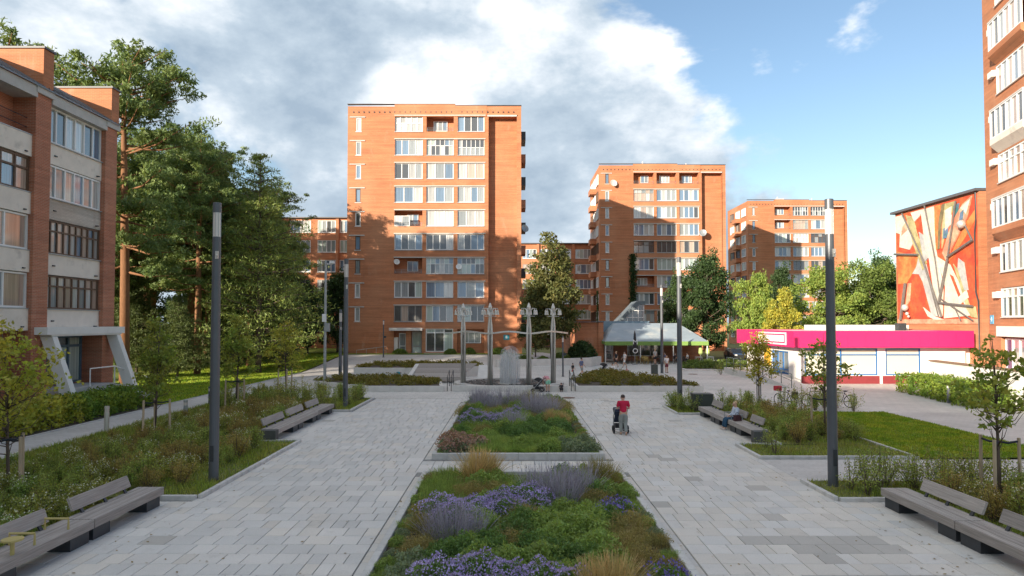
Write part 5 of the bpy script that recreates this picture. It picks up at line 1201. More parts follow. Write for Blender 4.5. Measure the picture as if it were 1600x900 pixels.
# ---- planting of the beds
def dome(seed, r0, h, n, leaf, lm, up=.2, name='foliage', fill=.35, asp=.5):
    r_ = np.random.default_rng(seed); d = unit(r_, n); d[:, 2] = np.abs(d[:, 2]); rad = fill + (1 - fill) * r_.random(n) ** .5
    lump = 1 + .16 * np.sin(d[:, 0] * 7 + seed) * np.sin(d[:, 1] * 6 + seed); return leaves(d * (rad * lump)[:, None] * np.array([r0, r0, h]), leaf, lm, r_, asp, up, name)
def flowers(seed, r0, h, n, size, m, zmin=.35):
    r_ = np.random.default_rng(seed); d = unit(r_, n); d[:, 2] = np.abs(d[:, 2]); d = d[d[:, 2] > zmin * r_.random(len(d))]
    lump = 1.02 + .16 * np.sin(d[:, 0] * 7 + seed) * np.sin(d[:, 1] * 6 + seed); C = d * (lump * (1 + .06 * r_.random(len(d))))[:, None] * np.array([r0, r0, h]); return leaves(C, size, m, r_, .9, name='flowers')
def blades(seed, n, h, spread, w_, m, curl=.5, base=.1, name='stems', tipw=.3, seg=4):
    r_ = np.random.default_rng(seed); a = r_.uniform(0, 2 * np.pi, n); tilt = np.abs(r_.normal(size=n)) * spread; H = h * r_.uniform(.6, 1.12, n); rb = base * np.sqrt(r_.random(n)); ang = r_.uniform(0, np.pi, n)
    V = []
    def pt(t_): 
        out = rb + H * (np.sin(tilt) * t_ + curl * tilt * t_ ** 2.2 * .5); return np.stack([np.cos(a) * out, np.sin(a) * out, H * (np.cos(tilt) * t_ - curl * .35 * t_ ** 2.5 * np.minimum(tilt, 1))], 1)
    sd_ = np.stack([np.cos(ang), np.sin(ang), np.zeros(n)], 1) * w_ / 2
    for k in range(seg):
        t0, t1 = k / seg, (k + 1) / seg; w0, w1 = 1 - (1 - tipw) * t0, 1 - (1 - tipw) * t1; p0, p1 = pt(t0), pt(t1); V.append(np.stack([p0 - sd_ * w0, p0 + sd_ * w0, p1 + sd_ * w1, p1 - sd_ * w1], 1))
    return np_mesh(name, np.concatenate(V).reshape(-1, 3), 4, m)
def stemmy(seed, ns, h, spread, per, leaf, lm, t0=.3, jit=.04, fl=None):
    """thin stems with leaves set along them, and a few flowers at the tips"""
    r_ = np.random.default_rng(seed); b = MB(); C = []; F = []
    for k in range(ns):
        a = r_.uniform(0, 6.283); ti = abs(r_.normal()) * spread; H = h * r_.uniform(.65, 1.15); e = np.array([math.cos(a) * H * math.sin(ti), math.sin(a) * H * math.sin(ti), H * math.cos(ti)]); o = np.array([math.cos(a), math.sin(a), 0]) * .08 * r_.random()
        b.path([o, o * .5 + e * .5 + np.array([0, 0, .04]), e], [.008, .006, .003], 3, cap=False)
        q = t0 + (1.02 - t0) * r_.random(per); C.append(o + (e - o) * q[:, None] + r_.normal(size=(per, 3)) * (jit + .10 * h * (1 - q))[:, None])
        if fl: F.append(e + r_.normal(size=(fl, 3)) * .05)
    return b.mesh('stems', BARK), leaves(np.concatenate(C), leaf, lm, r_, .5, .2), (np.concatenate(F) if fl else None)
FM = {'aster': leaf_mat('violet_aster_petals', (.42, .34, .72), (.52, .45, .80), .3, .25), 'sage': leaf_mat('grey_lavender_spikes', (.33, .31, .42), (.38, .37, .45), .3, .2), 'tan': leaf_mat('straw_tan_grass', (0.598, 0.434, 0.224), (0.448, 0.374, 0.179), .3, .3), 'olive': leaf_mat('olive_grass', (0.254, 0.254, 0.075), (0.299, 0.254, 0.105), .3, .42), 'silver': leaf_mat('silver_green_leaves', (0.224, 0.299, 0.194), (0.284, 0.329, 0.224), .3, .42),
      'brown': leaf_mat('brown_green_haze', (.30, .28, .11), (.36, .28, .14), .4, .42), 'pink': leaf_mat('dusky_pink_heads', (0.351, 0.203, 0.176), (0.405, 0.297, 0.176), .3, .2), 'white': leaf_mat('white_petals', (0.806, 0.806, 0.676), None, .2, .2), 'blue': leaf_mat('blue_violet_petals', (0.221, 0.182, 0.546), None, .3, .2), 'rust': leaf_mat('rusty_shrub_leaves', (.38, .27, .10), (.32, .32, .10), .35, .42), 'shr': leaf_mat('shrub_green_leaves', (0.244, 0.341, 0.086), (0.365, 0.390, 0.109), .4, .42), 'shr2': leaf_mat('olive_shrub_leaves', (0.341, 0.341, 0.086), (0.268, 0.341, 0.098), .4, .42), 'grn': leaf_mat('fresh_perennial_green', (.24, .355, .10), (.32, .41, .12), .35, .42), 'dkg': leaf_mat('deep_perennial_green', (.13, .235, .075), (.17, .27, .085), .35, .42)}
PR = {}
PR['aster'] = [('foliage', dome(101, .50, .46, 1900, .035, FM['dkg'])), ('flowers', flowers(101, .52, .49, 1700, .017, FM['aster'], 1.0))]
PR['sage'] = [('stems', blades(102, 190, .95, .33, .009, FM['sage'], .45, .22, tipw=.8)), ('flowers', dome(103, .46, .84, 380, .017, FM['sage'], 1.4, 'flowers', .35, .3)), ('foliage', dome(104, .38, .45, 800, .03, FM['silver'], .8))]
PR['tan'] = [('stems', blades(105, 520, 1.0, .33, .012, FM['tan'], .8, .16, tipw=.5)), ('foliage', blades(106, 260, .6, .45, .012, FM['olive'], .9, .16, name='foliage'))]
PR['oliveg'] = [('stems', blades(107, 520, .85, .42, .012, FM['olive'], .9, .18)), ('plumes', dome(108, .48, .8, 700, .028, FM['brown'], 1.0, 'plumes', .6, .3))]
PR['green'] = [('foliage', dome(109, .5, .48, 3200, .032, FM['grn'], .5))]
PR['dark'] = [('foliage', dome(110, .45, .50, 3200, .030, FM['dkg'], .4))]
PR['silver'] = [('foliage', dome(111, .42, .36, 2400, .028, FM['silver'], .5))]
PR['haze'] = [('foliage', dome(112, .5, .42, 2600, .026, FM['brown'], .9, asp=.3)), ('stems', blades(113, 160, .55, .5, .008, FM['brown'], .4, .2))]
PR['sedum'] = [('foliage', dome(114, .3, .28, 900, .035, FM['silver'])), ('flowers', flowers(114, .33, .34, 700, .025, FM['pink'], 1.0))]
PR['blue'] = [('foliage', dome(115, .42, .36, 1800, .032, FM['dkg'])), ('flowers', flowers(115, .44, .42, 420, .020, FM['blue'], .8))]
PR['lowg'] = [('foliage', blades(116, 700, .34, .5, .014, FM['grn'], .7, .35, name='foliage'))]
PL = {'aster': 'mound of violet asters in flower', 'sage': 'grey-lavender sage with upright spikes', 'tan': 'straw coloured tuft of feather grass', 'oliveg': 'fuzzy olive ornamental grass', 'green': 'fresh green rounded perennial', 'dark': 'deep green rounded perennial', 'silver': 'silvery green low shrub', 'haze': 'brownish fine stemmed perennial', 'sedum': 'dusky pink flat headed stonecrop', 'blue': 'low plant with small blue flowers', 'lowg': 'low tuft of green grassy leaves'}
ORD = ('first', 'second', 'third', 'fourth', 'fifth', 'sixth', 'seventh', 'eighth', 'ninth', 'tenth', 'eleventh', 'twelfth', 'thirteenth', 'fourteenth', 'fifteenth', 'sixteenth', 'seventeenth', 'eighteenth', 'nineteenth', 'twentieth')
def zone(x, y, r):
    fx = (x - r[0]) / (r[1] - r[0]); fy = (y - r[2]) / (r[3] - r[2])
    return ', ' + ('front' if fy < .25 else 'near middle' if fy < .5 else 'far middle' if fy < .75 else 'back') + ' ' + ('left' if fx < .33 else 'centre' if fx < .67 else 'right')
def plant(kind, x, y, s, where, group, z=.09, rz=None, nm=None):
    where = where + zone(x, y, (-2.5, 3.1, 10, 20) if y < 21 else (-2.5, 3.0, 23, 38.5))
    t = thing(nm or {'aster': 'aster_plant', 'sage': 'sage_plant', 'tan': 'grass_tuft', 'oliveg': 'grass_tuft', 'sedum': 'stonecrop_plant', 'lowg': 'grass_tuft'}.get(kind, 'perennial_plant'), PL[kind] + where, 'plant', (x, y, z), rnd.uniform(0, 6.28) if rz is None else rz, group + ': ' + kind); t.scale = (s, s, s * rnd.uniform(.9, 1.1))
    for n_, me in PR[kind]:
        o = meshobj(n_, me, t)
        if n_ in ('flowers', 'stems', 'plumes'): o['kind'] = 'stuff'
rp = random.Random(77); placed = []
def scatter(kinds, rect, n, where, group, smin=.8, smax=1.15, dmin=.42, z=.09):
    k = 0; tries = 0
    while k < n and tries < n * 40:
        tries += 1; x, y = rp.uniform(rect[0], rect[1]), rp.uniform(rect[2], rect[3])
        if any((x - a) ** 2 + (y - c) ** 2 < dmin ** 2 for a, c in placed): continue
        placed.append((x, y)); plant(rp.choice(kinds), x, y, rp.uniform(smin, smax), where, group, z); k += 1
def drift(kind, pts, where, group, s=1.0, j=.08):
    for x, y in pts: x += rp.uniform(-j, j); y += rp.uniform(-j, j); placed.append((x, y)); plant(kind, x, y, s * rp.uniform(.88, 1.12), where, group)
W1 = ' in the near middle bed'; GR1 = 'near middle bed'; W2 = ' in the far middle bed'; GR2 = 'far middle bed'
drift('aster', [(-1.35, 15.0), (-.95, 15.6), (-.45, 15.9), (-1.2, 14.6), (-.1, 16.2), (.35, 16.3), (-.7, 15.2), (-.2, 15.5), (.5, 15.9), (-1.6, 15.4)], W1, GR1, 1.05)
drift('aster', [(-1.15, 11.3), (-.6, 11.5), (.0, 11.4), (-.85, 10.9), (.5, 11.2), (-.2, 10.9), (.9, 10.9)], W1, GR1, .95)
drift('sage', [(-1.55, 13.8), (-1.15, 13.5), (-.75, 13.8)], W1, GR1, .9); drift('sage', [(.55, 17.3), (1.05, 17.4), (1.5, 17.0), (.85, 16.8), (1.3, 16.5), (1.75, 17.3)], W1, GR1, .95)
drift('tan', [(-1.0, 18.9), (-.7, 19.1)], W1, GR1, 1.05); drift('tan', [(1.7, 10.9), (1.35, 10.7)], W1, GR1, .75); drift('oliveg', [(2.2, 18.7), (2.5, 18.5)], W1, GR1, .95)
drift('dark', [(-.35, 13.2), (-.9, 12.6), (.05, 13.9), (-1.3, 12.3), (.35, 13.1), (1.0, 12.4), (.7, 12.9), (-.25, 12.5), (.2, 14.6)], W1, GR1, 1.0)
drift('green', [(.6, 14.6), (1.1, 14.3), (.95, 13.6), (1.5, 13.9), (-.1, 12.1), (.5, 12.2), (1.3, 11.6), (1.55, 12.9), (1.2, 15.3), (-.6, 12.2), (1.7, 12.0), (1.7, 14.9)], W1, GR1, 1.0)
drift('haze', [(2.2, 13.1), (2.4, 12.5), (2.0, 12.2), (2.45, 13.6), (2.0, 13.9), (2.5, 14.5)], W1, GR1, .95); drift('silver', [(-1.8, 11.7), (-1.45, 11.3), (-1.85, 11.1), (-1.7, 12.2)], W1, GR1, 1.0)
drift('blue', [(2.3, 11.1), (2.5, 11.5), (2.1, 10.7), (2.5, 10.7), (2.4, 15.9), (2.1, 15.4)], W1, GR1, .95)
drift('haze', [(-1.85, 14.6), (-1.8, 13.2), (-1.85, 15.6)], W1, GR1, .85); drift('lowg', [(-1.8, 17.2), (-1.5, 17.9), (-1.9, 18.4), (-1.6, 16.6), (-1.4, 19.2), (-1.85, 19.3)], W1, GR1, 1.1)
scatter(['green', 'dark', 'lowg', 'lowg', 'haze'], (-1.95, 2.55, 9.8, 19.4), 60, W1, GR1, .7, 1.0)
drift('aster', [(-1.4, 30.5), (-.8, 30.2), (-.2, 30.8), (-1.9, 29.6), (-1.2, 29.3), (-.6, 29.5), (-1.7, 31.4), (.1, 31.6), (.6, 32.2)], W2, GR2, 1.0)
drift('sage', [(-.1, 28.0), (.25, 27.7), (.8, 31.8), (1.3, 31.5), (1.8, 32.4), (1.0, 32.8), (-1.7, 34.2), (-1.1, 34.8), (-.4, 35.2), (-1.4, 35.8), (.3, 34.6), (-.8, 33.8), (1.6, 34.0), (-1.9, 36.3)], W2, GR2, 1.05)
drift('oliveg', [(.7, 35.4), (1.0, 36.3)], W2, GR2, 1.1); drift('tan', [(1.7, 29.4), (2.2, 29.0)], W2, GR2, .8); drift('sedum', [(-2.2, 24.2), (-1.95, 23.7), (-2.25, 23.3), (-1.6, 23.5), (-1.7, 24.5), (-1.3, 24.0), (-2.2, 25.2)], W2, GR2, 1.3)
drift('silver', [(1.9, 24.3), (2.3, 24.0), (2.6, 24.6), (2.2, 23.6), (2.65, 23.5)], W2, GR2, 1.05); drift('dark', [(.6, 26.5), (1.2, 26.2), (1.8, 26.6), (.9, 27.3), (1.5, 27.5), (.2, 25.8), (-1.9, 37.3), (2.0, 27.4), (-1.2, 37.2)], W2, GR2, 1.1)
drift('haze', [(2.5, 33.0), (2.3, 34.2), (2.6, 35.2), (-2.2, 32.5), (-2.1, 33.6), (2.2, 36.4)], W2, GR2, 1.15)
scatter(['lowg', 'lowg', 'green', 'lowg'], (-1.95, 2.45, 23.3, 25.8), 26, W2, GR2, .8, 1.1, .36)
scatter(['green', 'green', 'dark', 'haze', 'lowg'], (-2.0, 2.4, 25.5, 38.0), 75, W2, GR2, .85, 1.2, .46)
for b_, W_, G_ in ((BED1, W1, GR1), (BED2, W2, GR2)):      # low plants along the kerbs
    y = max(b_[2], 10.2) + .3
    while y < b_[3] - .4:
        for x in (b_[0] + .34, b_[1] - .34): plant(rp.choice(['lowg', 'haze', 'green', 'silver', 'lowg']), x + rp.uniform(-.05, .08), y + rp.uniform(-.1, .1), rp.uniform(.42, .6), W_, G_)
        y += .62
# shrubs of the side beds
def mkshrub(seed, ns, h, spread, per, leaf, lm, fl=None):
    st, fo, F = stemmy(seed, ns, h, spread, per, leaf, lm, fl=fl); L_ = [('stems', st), ('foliage', fo)]
    if fl: L_.append(('flowers', leaves(F, .022, FM['white'], np.random.default_rng(seed), .9, name='flowers')))
    return L_
SH = {'a': mkshrub(121, 34, .85, .42, 60, .030, FM['shr']), 'b': mkshrub(122, 30, .75, .45, 60, .028, FM['shr2'], 3), 'c': mkshrub(123, 30, .9, .36, 50, .028, FM['rust']), 'd': mkshrub(124, 14, 1.0, .45, 34, .032, FM['shr']), 'e': mkshrub(125, 40, .65, .5, 60, .030, FM['grn'], 3), 'f': mkshrub(126, 12, 1.25, .33, 40, .035, FM['shr2'])}
SHL = {'a': 'leafy green shrub', 'b': 'olive white-flowered shrub', 'c': 'rusty tinged feathery shrub', 'd': 'sparse thin shrub', 'e': 'bright green pale-flowered shrub', 'f': 'tall thin olive shrub'}
def shrub(k, x, y, s, where, group, z=.03, rect=None):
    if rect: where = where + zone(x, y, rect)
    t = thing('garden_shrub', SHL[k] + where, 'shrub', (x, y, z), rp.uniform(0, 6.28), group + ': ' + k); t.scale = (s * 1.05, s * 1.05, s)
    for n_, me in SH[k]:
        o = meshobj(n_, me, t)
        if n_ in ('flowers', 'stems'): o['kind'] = 'stuff'
def shrubs(kinds, rect, n, where, group, smin=.75, smax=1.15, dmin=.6):
    k = tries = 0; pl = []
    while k < n and tries < n * 30:
        tries += 1; x, y = rp.uniform(rect[0], rect[1]), rp.uniform(rect[2], rect[3])
        if any((x - a) ** 2 + (y - c) ** 2 < dmin ** 2 for a, c in pl) or any((x - a) ** 2 + (y - c) ** 2 < .2 for a, c in ((-8.46, 19.5), (8.82, 18.9), (-8.9, 36.6), (8.72, 35.6))): continue
        pl.append((x, y)); shrub(rp.choice(kinds), x, y, rp.uniform(smin, smax), where, group, rect=rect); k += 1
shrubs('aabbceea', (-13.2, -9.9, 11.5, 17.3), 44, ' behind the near left benches', 'near left bed', .6, .95, .5); shrubs('bbe', (-16.0, -13.2, 14, 22), 22, ' on the path side of the left bed', 'path side of left bed', .4, .6, .8)
shrubs('aabbcc', (-13.5, -9.0, 18.3, 25.6), 58, ' around the near left lamp', 'left bed by the near lamp', .6, .95, .55); shrubs('abcb', (-15.5, -13.0, 22, 34), 30, ' along the left staked trees', 'left bed by the staked trees', .45, .7, .7)
shrubs('abccb', (-13.2, -10.1, 26.2, 34.7), 44, ' behind the far left benches', 'far left bed', .7, 1.05, .6); shrubs('addaf', (-13.5, -8.8, 35.3, 40.5), 26, ' around the far left lamp', 'far left lamp bed', .8, 1.1, .65)
shrubs('aaf', (-16.0, -12.5, 35, 40.6), 20, ' at the far end of the left bed', 'end of left bed', .8, 1.05, .7)
shrubs('cbfad', (10.6, 13.2, 8, 17.0), 34, ' behind the near right benches', 'near right bed', .7, 1.1, .6); shrubs('ddd', (8.7, 12.8, 17.9, 19.2), 13, ' around the near right lamp', 'near right lamp bed', .75, 1.1, .6); shrubs('dfd', (10.2, 13.2, 15.8, 19.2), 10, ' beside the cross path', 'near right lamp bed', .7, 1.0, .7)
shrubs('caca', (10.4, 13.2, 25.6, 33.3), 48, ' behind the far right benches', 'far right bed', .65, 1.0, .52); shrubs('d', (8.7, 9.3, 23.4, 25.0), 2, ' by the far right bench end', 'far right bench end', .7, .9, .6)
shrubs('dda', (8.5, 13.0, 34.0, 36.6), 12, ' around the far right lamp', 'far right lamp bed', .7, 1.0, .6); shrubs('dfa', (13.8, 18.3, 34.7, 36.3), 11, ' in front of the bicycles', 'by the bicycles', .75, 1.05, .6); shrubs('d', (18.0, 21.5, 58.0, 60.5), 3, ' at the foot of the supermarket ramp', 'by the ramp', .9, 1.2, .7)
# ---- grass
def grass(name, rects, n, h, m, parent, seed, z=.03, w_=.012, zf=None):
    r_ = np.random.default_rng(seed); A = np.array([(r[1] - r[0]) * (r[3] - r[2]) for r in rects]); k = r_.choice(len(rects), n, p=A / A.sum()); q = np.array(rects)[k]
    x = q[:, 0] + (q[:, 1] - q[:, 0]) * r_.random(n); y = q[:, 2] + (q[:, 3] - q[:, 2]) * r_.random(n)
    zz = np.full(n, z) if zf is None else np.array([zf(a, c) for a, c in zip(x, y)]) + z
    H = h * r_.uniform(.5, 1.3, n) * (1 + .35 * np.sin(x * 1.7) * np.sin(y * 1.3)); a = r_.uniform(0, np.pi, n); l = r_.normal(size=(n, 2)) * .35 * H[:, None]; ww = w_ * r_.uniform(.7, 1.4, n)
    P0 = np.stack([x - np.cos(a) * ww, y - np.sin(a) * ww, zz], 1); P1 = np.stack([x + np.cos(a) * ww, y + np.sin(a) * ww, zz], 1); P2 = np.stack([x + l[:, 0], y + l[:, 1], zz + H], 1)
    o = meshobj(name, np_mesh(name, np.stack([P0, P1, P2], 1).reshape(-1, 3), 3, m)); return tag(o, *parent, kind='stuff')
grass('lawn_grass', [(13.6, 18.7, 22.9, 34.5), (13.6, 18.7, 10, 19.5)], 90000, .07, BLADE, ('short bright green grass on the right lawn', 'grass'), 201, .03, .014)
grass('bed_grass', LEFT_BEDS, 80000, .16, BLADE_D, ('rough grass between the shrubs of the left bed', 'grass'), 202, .02, .012)
grass('bed_grass', RIGHT_BEDS, 36000, .12, BLADE_D, ('rough grass between the shrubs of the right bed', 'grass'), 203, .02, .012)
grass('lawn_grass', [(-30, -19.3, 38, 80)], 60000, .10, BLADE, ('shaded lawn grass in front of the pine wood', 'grass'), 204, .02, .03, zg)
# ivy on the second tower
r_ = np.random.default_rng(7); n = 2500; zz = r_.random(n) * 15; C = np.stack([5.45 + r_.normal(size=n) * .28, np.full(n, -.12) - .1 * r_.random(n), zz], 1)
o = meshobj('ivy', leaves(C, .16, L_DARK, r_), None, (14.4, 112, .9)); tag(o, 'dark ivy strip climbing the second tower', 'ivy')
n = 900; C = np.stack([-.15 - .1 * r_.random(n), 1.5 + r_.normal(size=n) * .35, r_.random(n) * 9], 1); o = meshobj('ivy', leaves(C, .16, L_DARK, r_), None, (14.4, 112, .9)); tag(o, 'ivy on the narrow side of the second tower', 'ivy')

# fallen leaves on the paving, thickest along the kerbs
r_ = np.random.default_rng(31); n = 520; C = np.stack([r_.uniform(-8, 9.5, n), 11 + 30 * r_.random(n) ** 1.4, np.full(n, .012)], 1)
k = r_.random(n) < .6; edge = r_.choice([-7.9, -8.4, 3.42, -2.8, 8.9, 8.1], n); C[k, 0] = (edge + np.abs(r_.normal(size=n)) * .35 * np.sign(-edge + .3))[k]
ok = ~((C[:, 0] > -2.7) & (C[:, 0] < 3.3) & ((C[:, 1] < 20.3) | ((C[:, 1] > 22.6) & (C[:, 1] < 38.7)))); C = C[ok]; a = r_.uniform(0, 6.28, len(C)); s = r_.uniform(.018, .045, len(C))[:, None]
U = np.stack([np.cos(a), np.sin(a), r_.normal(size=len(C)) * .15], 1) * s; Vv = np.stack([-np.sin(a), np.cos(a), r_.normal(size=len(C)) * .15], 1) * s * .6
o = meshobj('fallen_leaves', np_mesh('fallen_leaves', np.stack([C - U, C + Vv, C + U, C - Vv], 1).reshape(-1, 3), 4, leaf_mat('dry_leaf', (.32, .24, .10), (.22, .15, .07), .4, .1)))
tag(o, 'scattered dry fallen leaves on the plaza paving', 'leaves', kind='stuff')
# ------------------------------------------------------------ people
SKIN = mat('skin', (.52, .32, .23), .55, .05, 6, bmp=0)
def skin(name, chains, m, parent, sub=2):
    """chains: list of lists of (x, y, z, r); points with the same coordinates are welded"""
    bm = bmesh.new(); lay = bm.verts.layers.skin.verify(); idx = {}
    for ci, ch in enumerate(chains):
        prev = None
        for (x, y, z, r_) in ch:
            key = (round(x, 4), round(y, 4), round(z, 4))
            if key not in idx:
                v = bm.verts.new((x, y, z)); v[lay].radius = (r_, r_); idx[key] = v
            v = idx[key]
            if prev is not None and prev is not v and not bm.edges.get((prev, v)): bm.edges.new((prev, v))
            prev = v
    seen_ = set()
    for v in bm.verts:        # one root per connected piece
        if v in seen_: continue
        v[lay].use_root = True; st = [v]
        while st:
            q = st.pop()
            if q in seen_: continue
            seen_.add(q); st += [e.other_vert(q) for e in q.link_edges]
    me = bpy.data.meshes.new(name); bm.to_mesh(me); bm.free(); me.materials.append(m)
    o = meshobj(name, me, parent); sk = o.modifiers.new('skin', 'SKIN'); sk.use_smooth_shade = True; s_ = o.modifiers.new('sub', 'SUBSURF'); s_.levels = sub; s_.render_levels = sub
    return o
def lerp(a, b, t): return tuple(a[i] + (b[i] - a[i]) * t for i in range(3))
POSES = {
 'stand': {}, 
 'walk': {'lk': (-.052, .09, .28), 'la': (-.052, .12, .05), 'lt': (-.055, .20, .03), 'rk': (.052, .0, .28), 'ra': (.052, -.16, .08), 'rt': (.055, -.08, .02), 'le': (-.135, -.06, .65), 'lw': (-.13, -.02, .52), 're': (.135, .04, .65), 'rw': (.12, .14, .55)},
 'push': {'le': (-.145, .02, .64), 'lw': (-.10, .19, .62), 're': (.145, .02, .64), 'rw': (.10, .19, .62), 'lk': (-.052, .05, .28), 'la': (-.05, .03, .05), 'lt': (-.055, .12, .025), 'rk': (.052, .02, .28), 'ra': (.052, -.10, .06), 'rt': (.055, -.03, .02), 'ch': (0, .03, .70), 'nk': (0, .05, .815), 'hd': (0, .075, .895)},
 'sit': {'pe': (0, 0, .29), 'ch': (0, -.03, .47), 'nk': (0, -.02, .585), 'hd': (0, .0, .675), 'ls': (-.105, -.03, .56), 'rs': (.105, -.03, .56), 'lh': (-.05, .01, .285), 'rh': (.05, .01, .285), 'lk': (-.06, .25, .285), 'rk': (.055, .25, .285), 'la': (-.06, .27, .05), 'ra': (.05, .29, .05), 'lt': (-.065, .36, .025), 'rt': (.055, .38, .025), 'le': (-.14, .0, .42), 'lw': (-.07, .12, .36), 're': (.14, .0, .42), 'rw': (.06, .13, .36)},
 'bend': {'pe': (0, -.05, .50), 'ch': (0, .13, .58), 'nk': (0, .25, .585), 'hd': (0, .33, .575), 'ls': (-.10, .21, .57), 'rs': (.10, .21, .57), 'lh': (-.05, -.05, .48), 'rh': (.05, -.05, .48), 'le': (-.12, .26, .44), 'lw': (-.07, .32, .33), 're': (.12, .26, .44), 'rw': (.07, .33, .33), 'lk': (-.055, .0, .27), 'rk': (.055, .0, .27)},
 'squat': {'pe': (0, -.08, .20), 'ch': (0, .02, .36), 'nk': (0, .07, .46), 'hd': (0, .11, .545), 'ls': (-.10, .05, .44), 'rs': (.10, .05, .44), 'lh': (-.05, -.07, .20), 'rh': (.05, -.07, .20), 'lk': (-.08, .16, .27), 'rk': (.08, .16, .27), 'la': (-.06, .02, .05), 'ra': (.06, .02, .05), 'lt': (-.07, .12, .02), 'rt': (.07, .12, .02), 'le': (-.13, .15, .33), 'lw': (-.07, .25, .30), 're': (.13, .15, .33), 'rw': (.07, .25, .30)}}
BASE = {'pe': (0, 0, .52), 'ch': (0, 0, .70), 'nk': (0, 0, .825), 'hd': (0, .012, .915), 'ls': (-.105, 0, .79), 'rs': (.105, 0, .79), 'le': (-.135, -.02, .64), 'lw': (-.13, .04, .51), 're': (.135, -.02, .64), 'rw': (.13, .04, .51), 'lh': (-.05, 0, .50), 'rh': (.05, 0, .50), 'lk': (-.052, .02, .28), 'rk': (.052, .02, .28), 'la': (-.052, -.01, .05), 'ra': (.052, -.01, .05), 'lt': (-.06, .09, .022), 'rt': (.06, .09, .022)}
def person(x, y, rz, h, pose, label, top, bot, hair, z=0, shorts=False, long_sleeve=False, shoes=None, fat=1.0, hat=None, long_hair=False):
    J = dict(BASE); J.update(POSES[pose]); t = thing('person', label, 'person', (x, y, z), rz, 'people in the square')
    def P(k, r_, off=(0, 0, 0)): return tuple((J[k][i] + off[i]) * h for i in range(3)) + (r_ * h,)
    def M(a, b_, q, r_): p = lerp(J[a], J[b_], q); return tuple(c * h for c in p) + (r_ * h,)
    ch = [[P('pe', .075 * fat), M('pe', 'ch', .5, .066 * fat), P('ch', .075 * fat), M('ch', 'nk', .72, .058), P('nk', .034), M('nk', 'hd', .5, .040), P('hd', .058), tuple(c * h for c in (J['hd'][0] + (J['hd'][0] - J['nk'][0]) * .5, J['hd'][1] + (J['hd'][1] - J['nk'][1]) * .5, J['hd'][2] + (J['hd'][2] - J['nk'][2]) * .5)) + (.045 * h,)]]
    nkp = M('ch', 'nk', .72, .058)
    for s_ in 'lr':
        ch.append([nkp, P(s_ + 's', .036), M(s_ + 's', s_ + 'e', .5, .031), P(s_ + 'e', .025), M(s_ + 'e', s_ + 'w', .5, .022), P(s_ + 'w', .017)])
        ch.append([P('pe', .075 * fat), P(s_ + 'h', .055 * fat), M(s_ + 'h', s_ + 'k', .5, .050 * fat), P(s_ + 'k', .036), M(s_ + 'k', s_ + 'a', .4, .034), P(s_ + 'a', .022), P(s_ + 't', .016)])
    body = skin('body', ch, SKIN, t)
    # hands: palm, four fingers and a thumb
    hc = []
    for s_, sg in (('l', -1), ('r', 1)):
        w_ = np.array(J[s_ + 'w']) * h; d = w_ - np.array(J[s_ + 'e']) * h; d = d / np.linalg.norm(d); sd_ = np.cross(d, [0, 0, 1.0]); sd_ = sd_ / (np.linalg.norm(sd_) + 1e-6); nrm = np.cross(sd_, d); pm = w_ + d * .042 * h
        hc.append([tuple(w_) + (.016 * h,), tuple(pm) + (.020 * h,)])
        for k in range(4):
            b0 = pm + d * .012 * h + sd_ * (k - 1.5) * .011 * h; l = (.036, .042, .040, .032)[k] * h; m1 = b0 + d * l * .6 - nrm * l * .15; e = m1 + d * l * .35 - nrm * l * .4
            hc.append([tuple(b0) + (.0058 * h,), tuple(m1) + (.0052 * h,), tuple(e) + (.0045 * h,)])
        b0 = w_ + d * .018 * h - sd_ * sg * .018 * h; hc.append([tuple(b0) + (.007 * h,), tuple(b0 + d * .022 * h - sd_ * sg * .014 * h) + (.006 * h,), tuple(b0 + d * .042 * h - sd_ * sg * .016 * h) + (.005 * h,)])
    skin('hands', hc, SKIN, body, 1)
    # face
    hd = np.array(J['hd']) * h; up = np.array(J['hd']) - np.array(J['nk']); up = up / np.linalg.norm(up); fw = np.cross([1.0, 0, 0], up); fw = fw / np.linalg.norm(fw)
    if fw[1] < 0: fw = -fw
    q = MB(); n0 = hd + fw * .052 * h
    q.path([n0 + up * .02 * h, n0 + fw * .016 * h - up * .012 * h, n0 - up * .018 * h], [.006 * h, .010 * h, .006 * h], 6)
    for sg in (-1, 1): q.ball(hd + np.array([sg * .056 * h, 0, 0]), .014 * h, 6, (.5, 1, 1.3))
    q.build('nose_and_ears', SKIN, body)
    q = MB()
    for sg in (-1, 1): q.ball(hd + fw * .052 * h + np.array([sg * .021 * h, 0, 0]) + up * .012 * h, .0065 * h, 6)
    q.build('eyes', DARK, body)
    q = MB(); mp0 = hd + fw * .050 * h - up * .034 * h; q.path([mp0 + np.array([-.018 * h, 0, 0]), mp0 + fw * .006 * h, mp0 + np.array([.018 * h, 0, 0])], .0045 * h, 5); q.build('mouth', mat('lips', (.36, .12, .10), .5, bmp=0), body)
    c0 = hd + up * .022 * h - fw * .012 * h
    hh = [[tuple(c0 - fw * .03 * h - up * .045 * h) + (.036 * h,), tuple(c0 - fw * .016 * h) + (.062 * h,), tuple(c0 + up * .032 * h + fw * .012 * h) + (.048 * h,)]]
    if long_hair: hh[0].insert(0, tuple(c0 - fw * .045 * h - up * .11 * h) + (.03 * h,))
    skin('hair' if not hat else 'hat', hh, hat or hair, t)
    g = .012
    sh = [[P('pe', (.075 + g) * fat), M('pe', 'ch', .5, (.068 + g) * fat), P('ch', (.076 + g) * fat), M('ch', 'nk', .72, .060 + g), M('ch', 'nk', .9, .045)]]
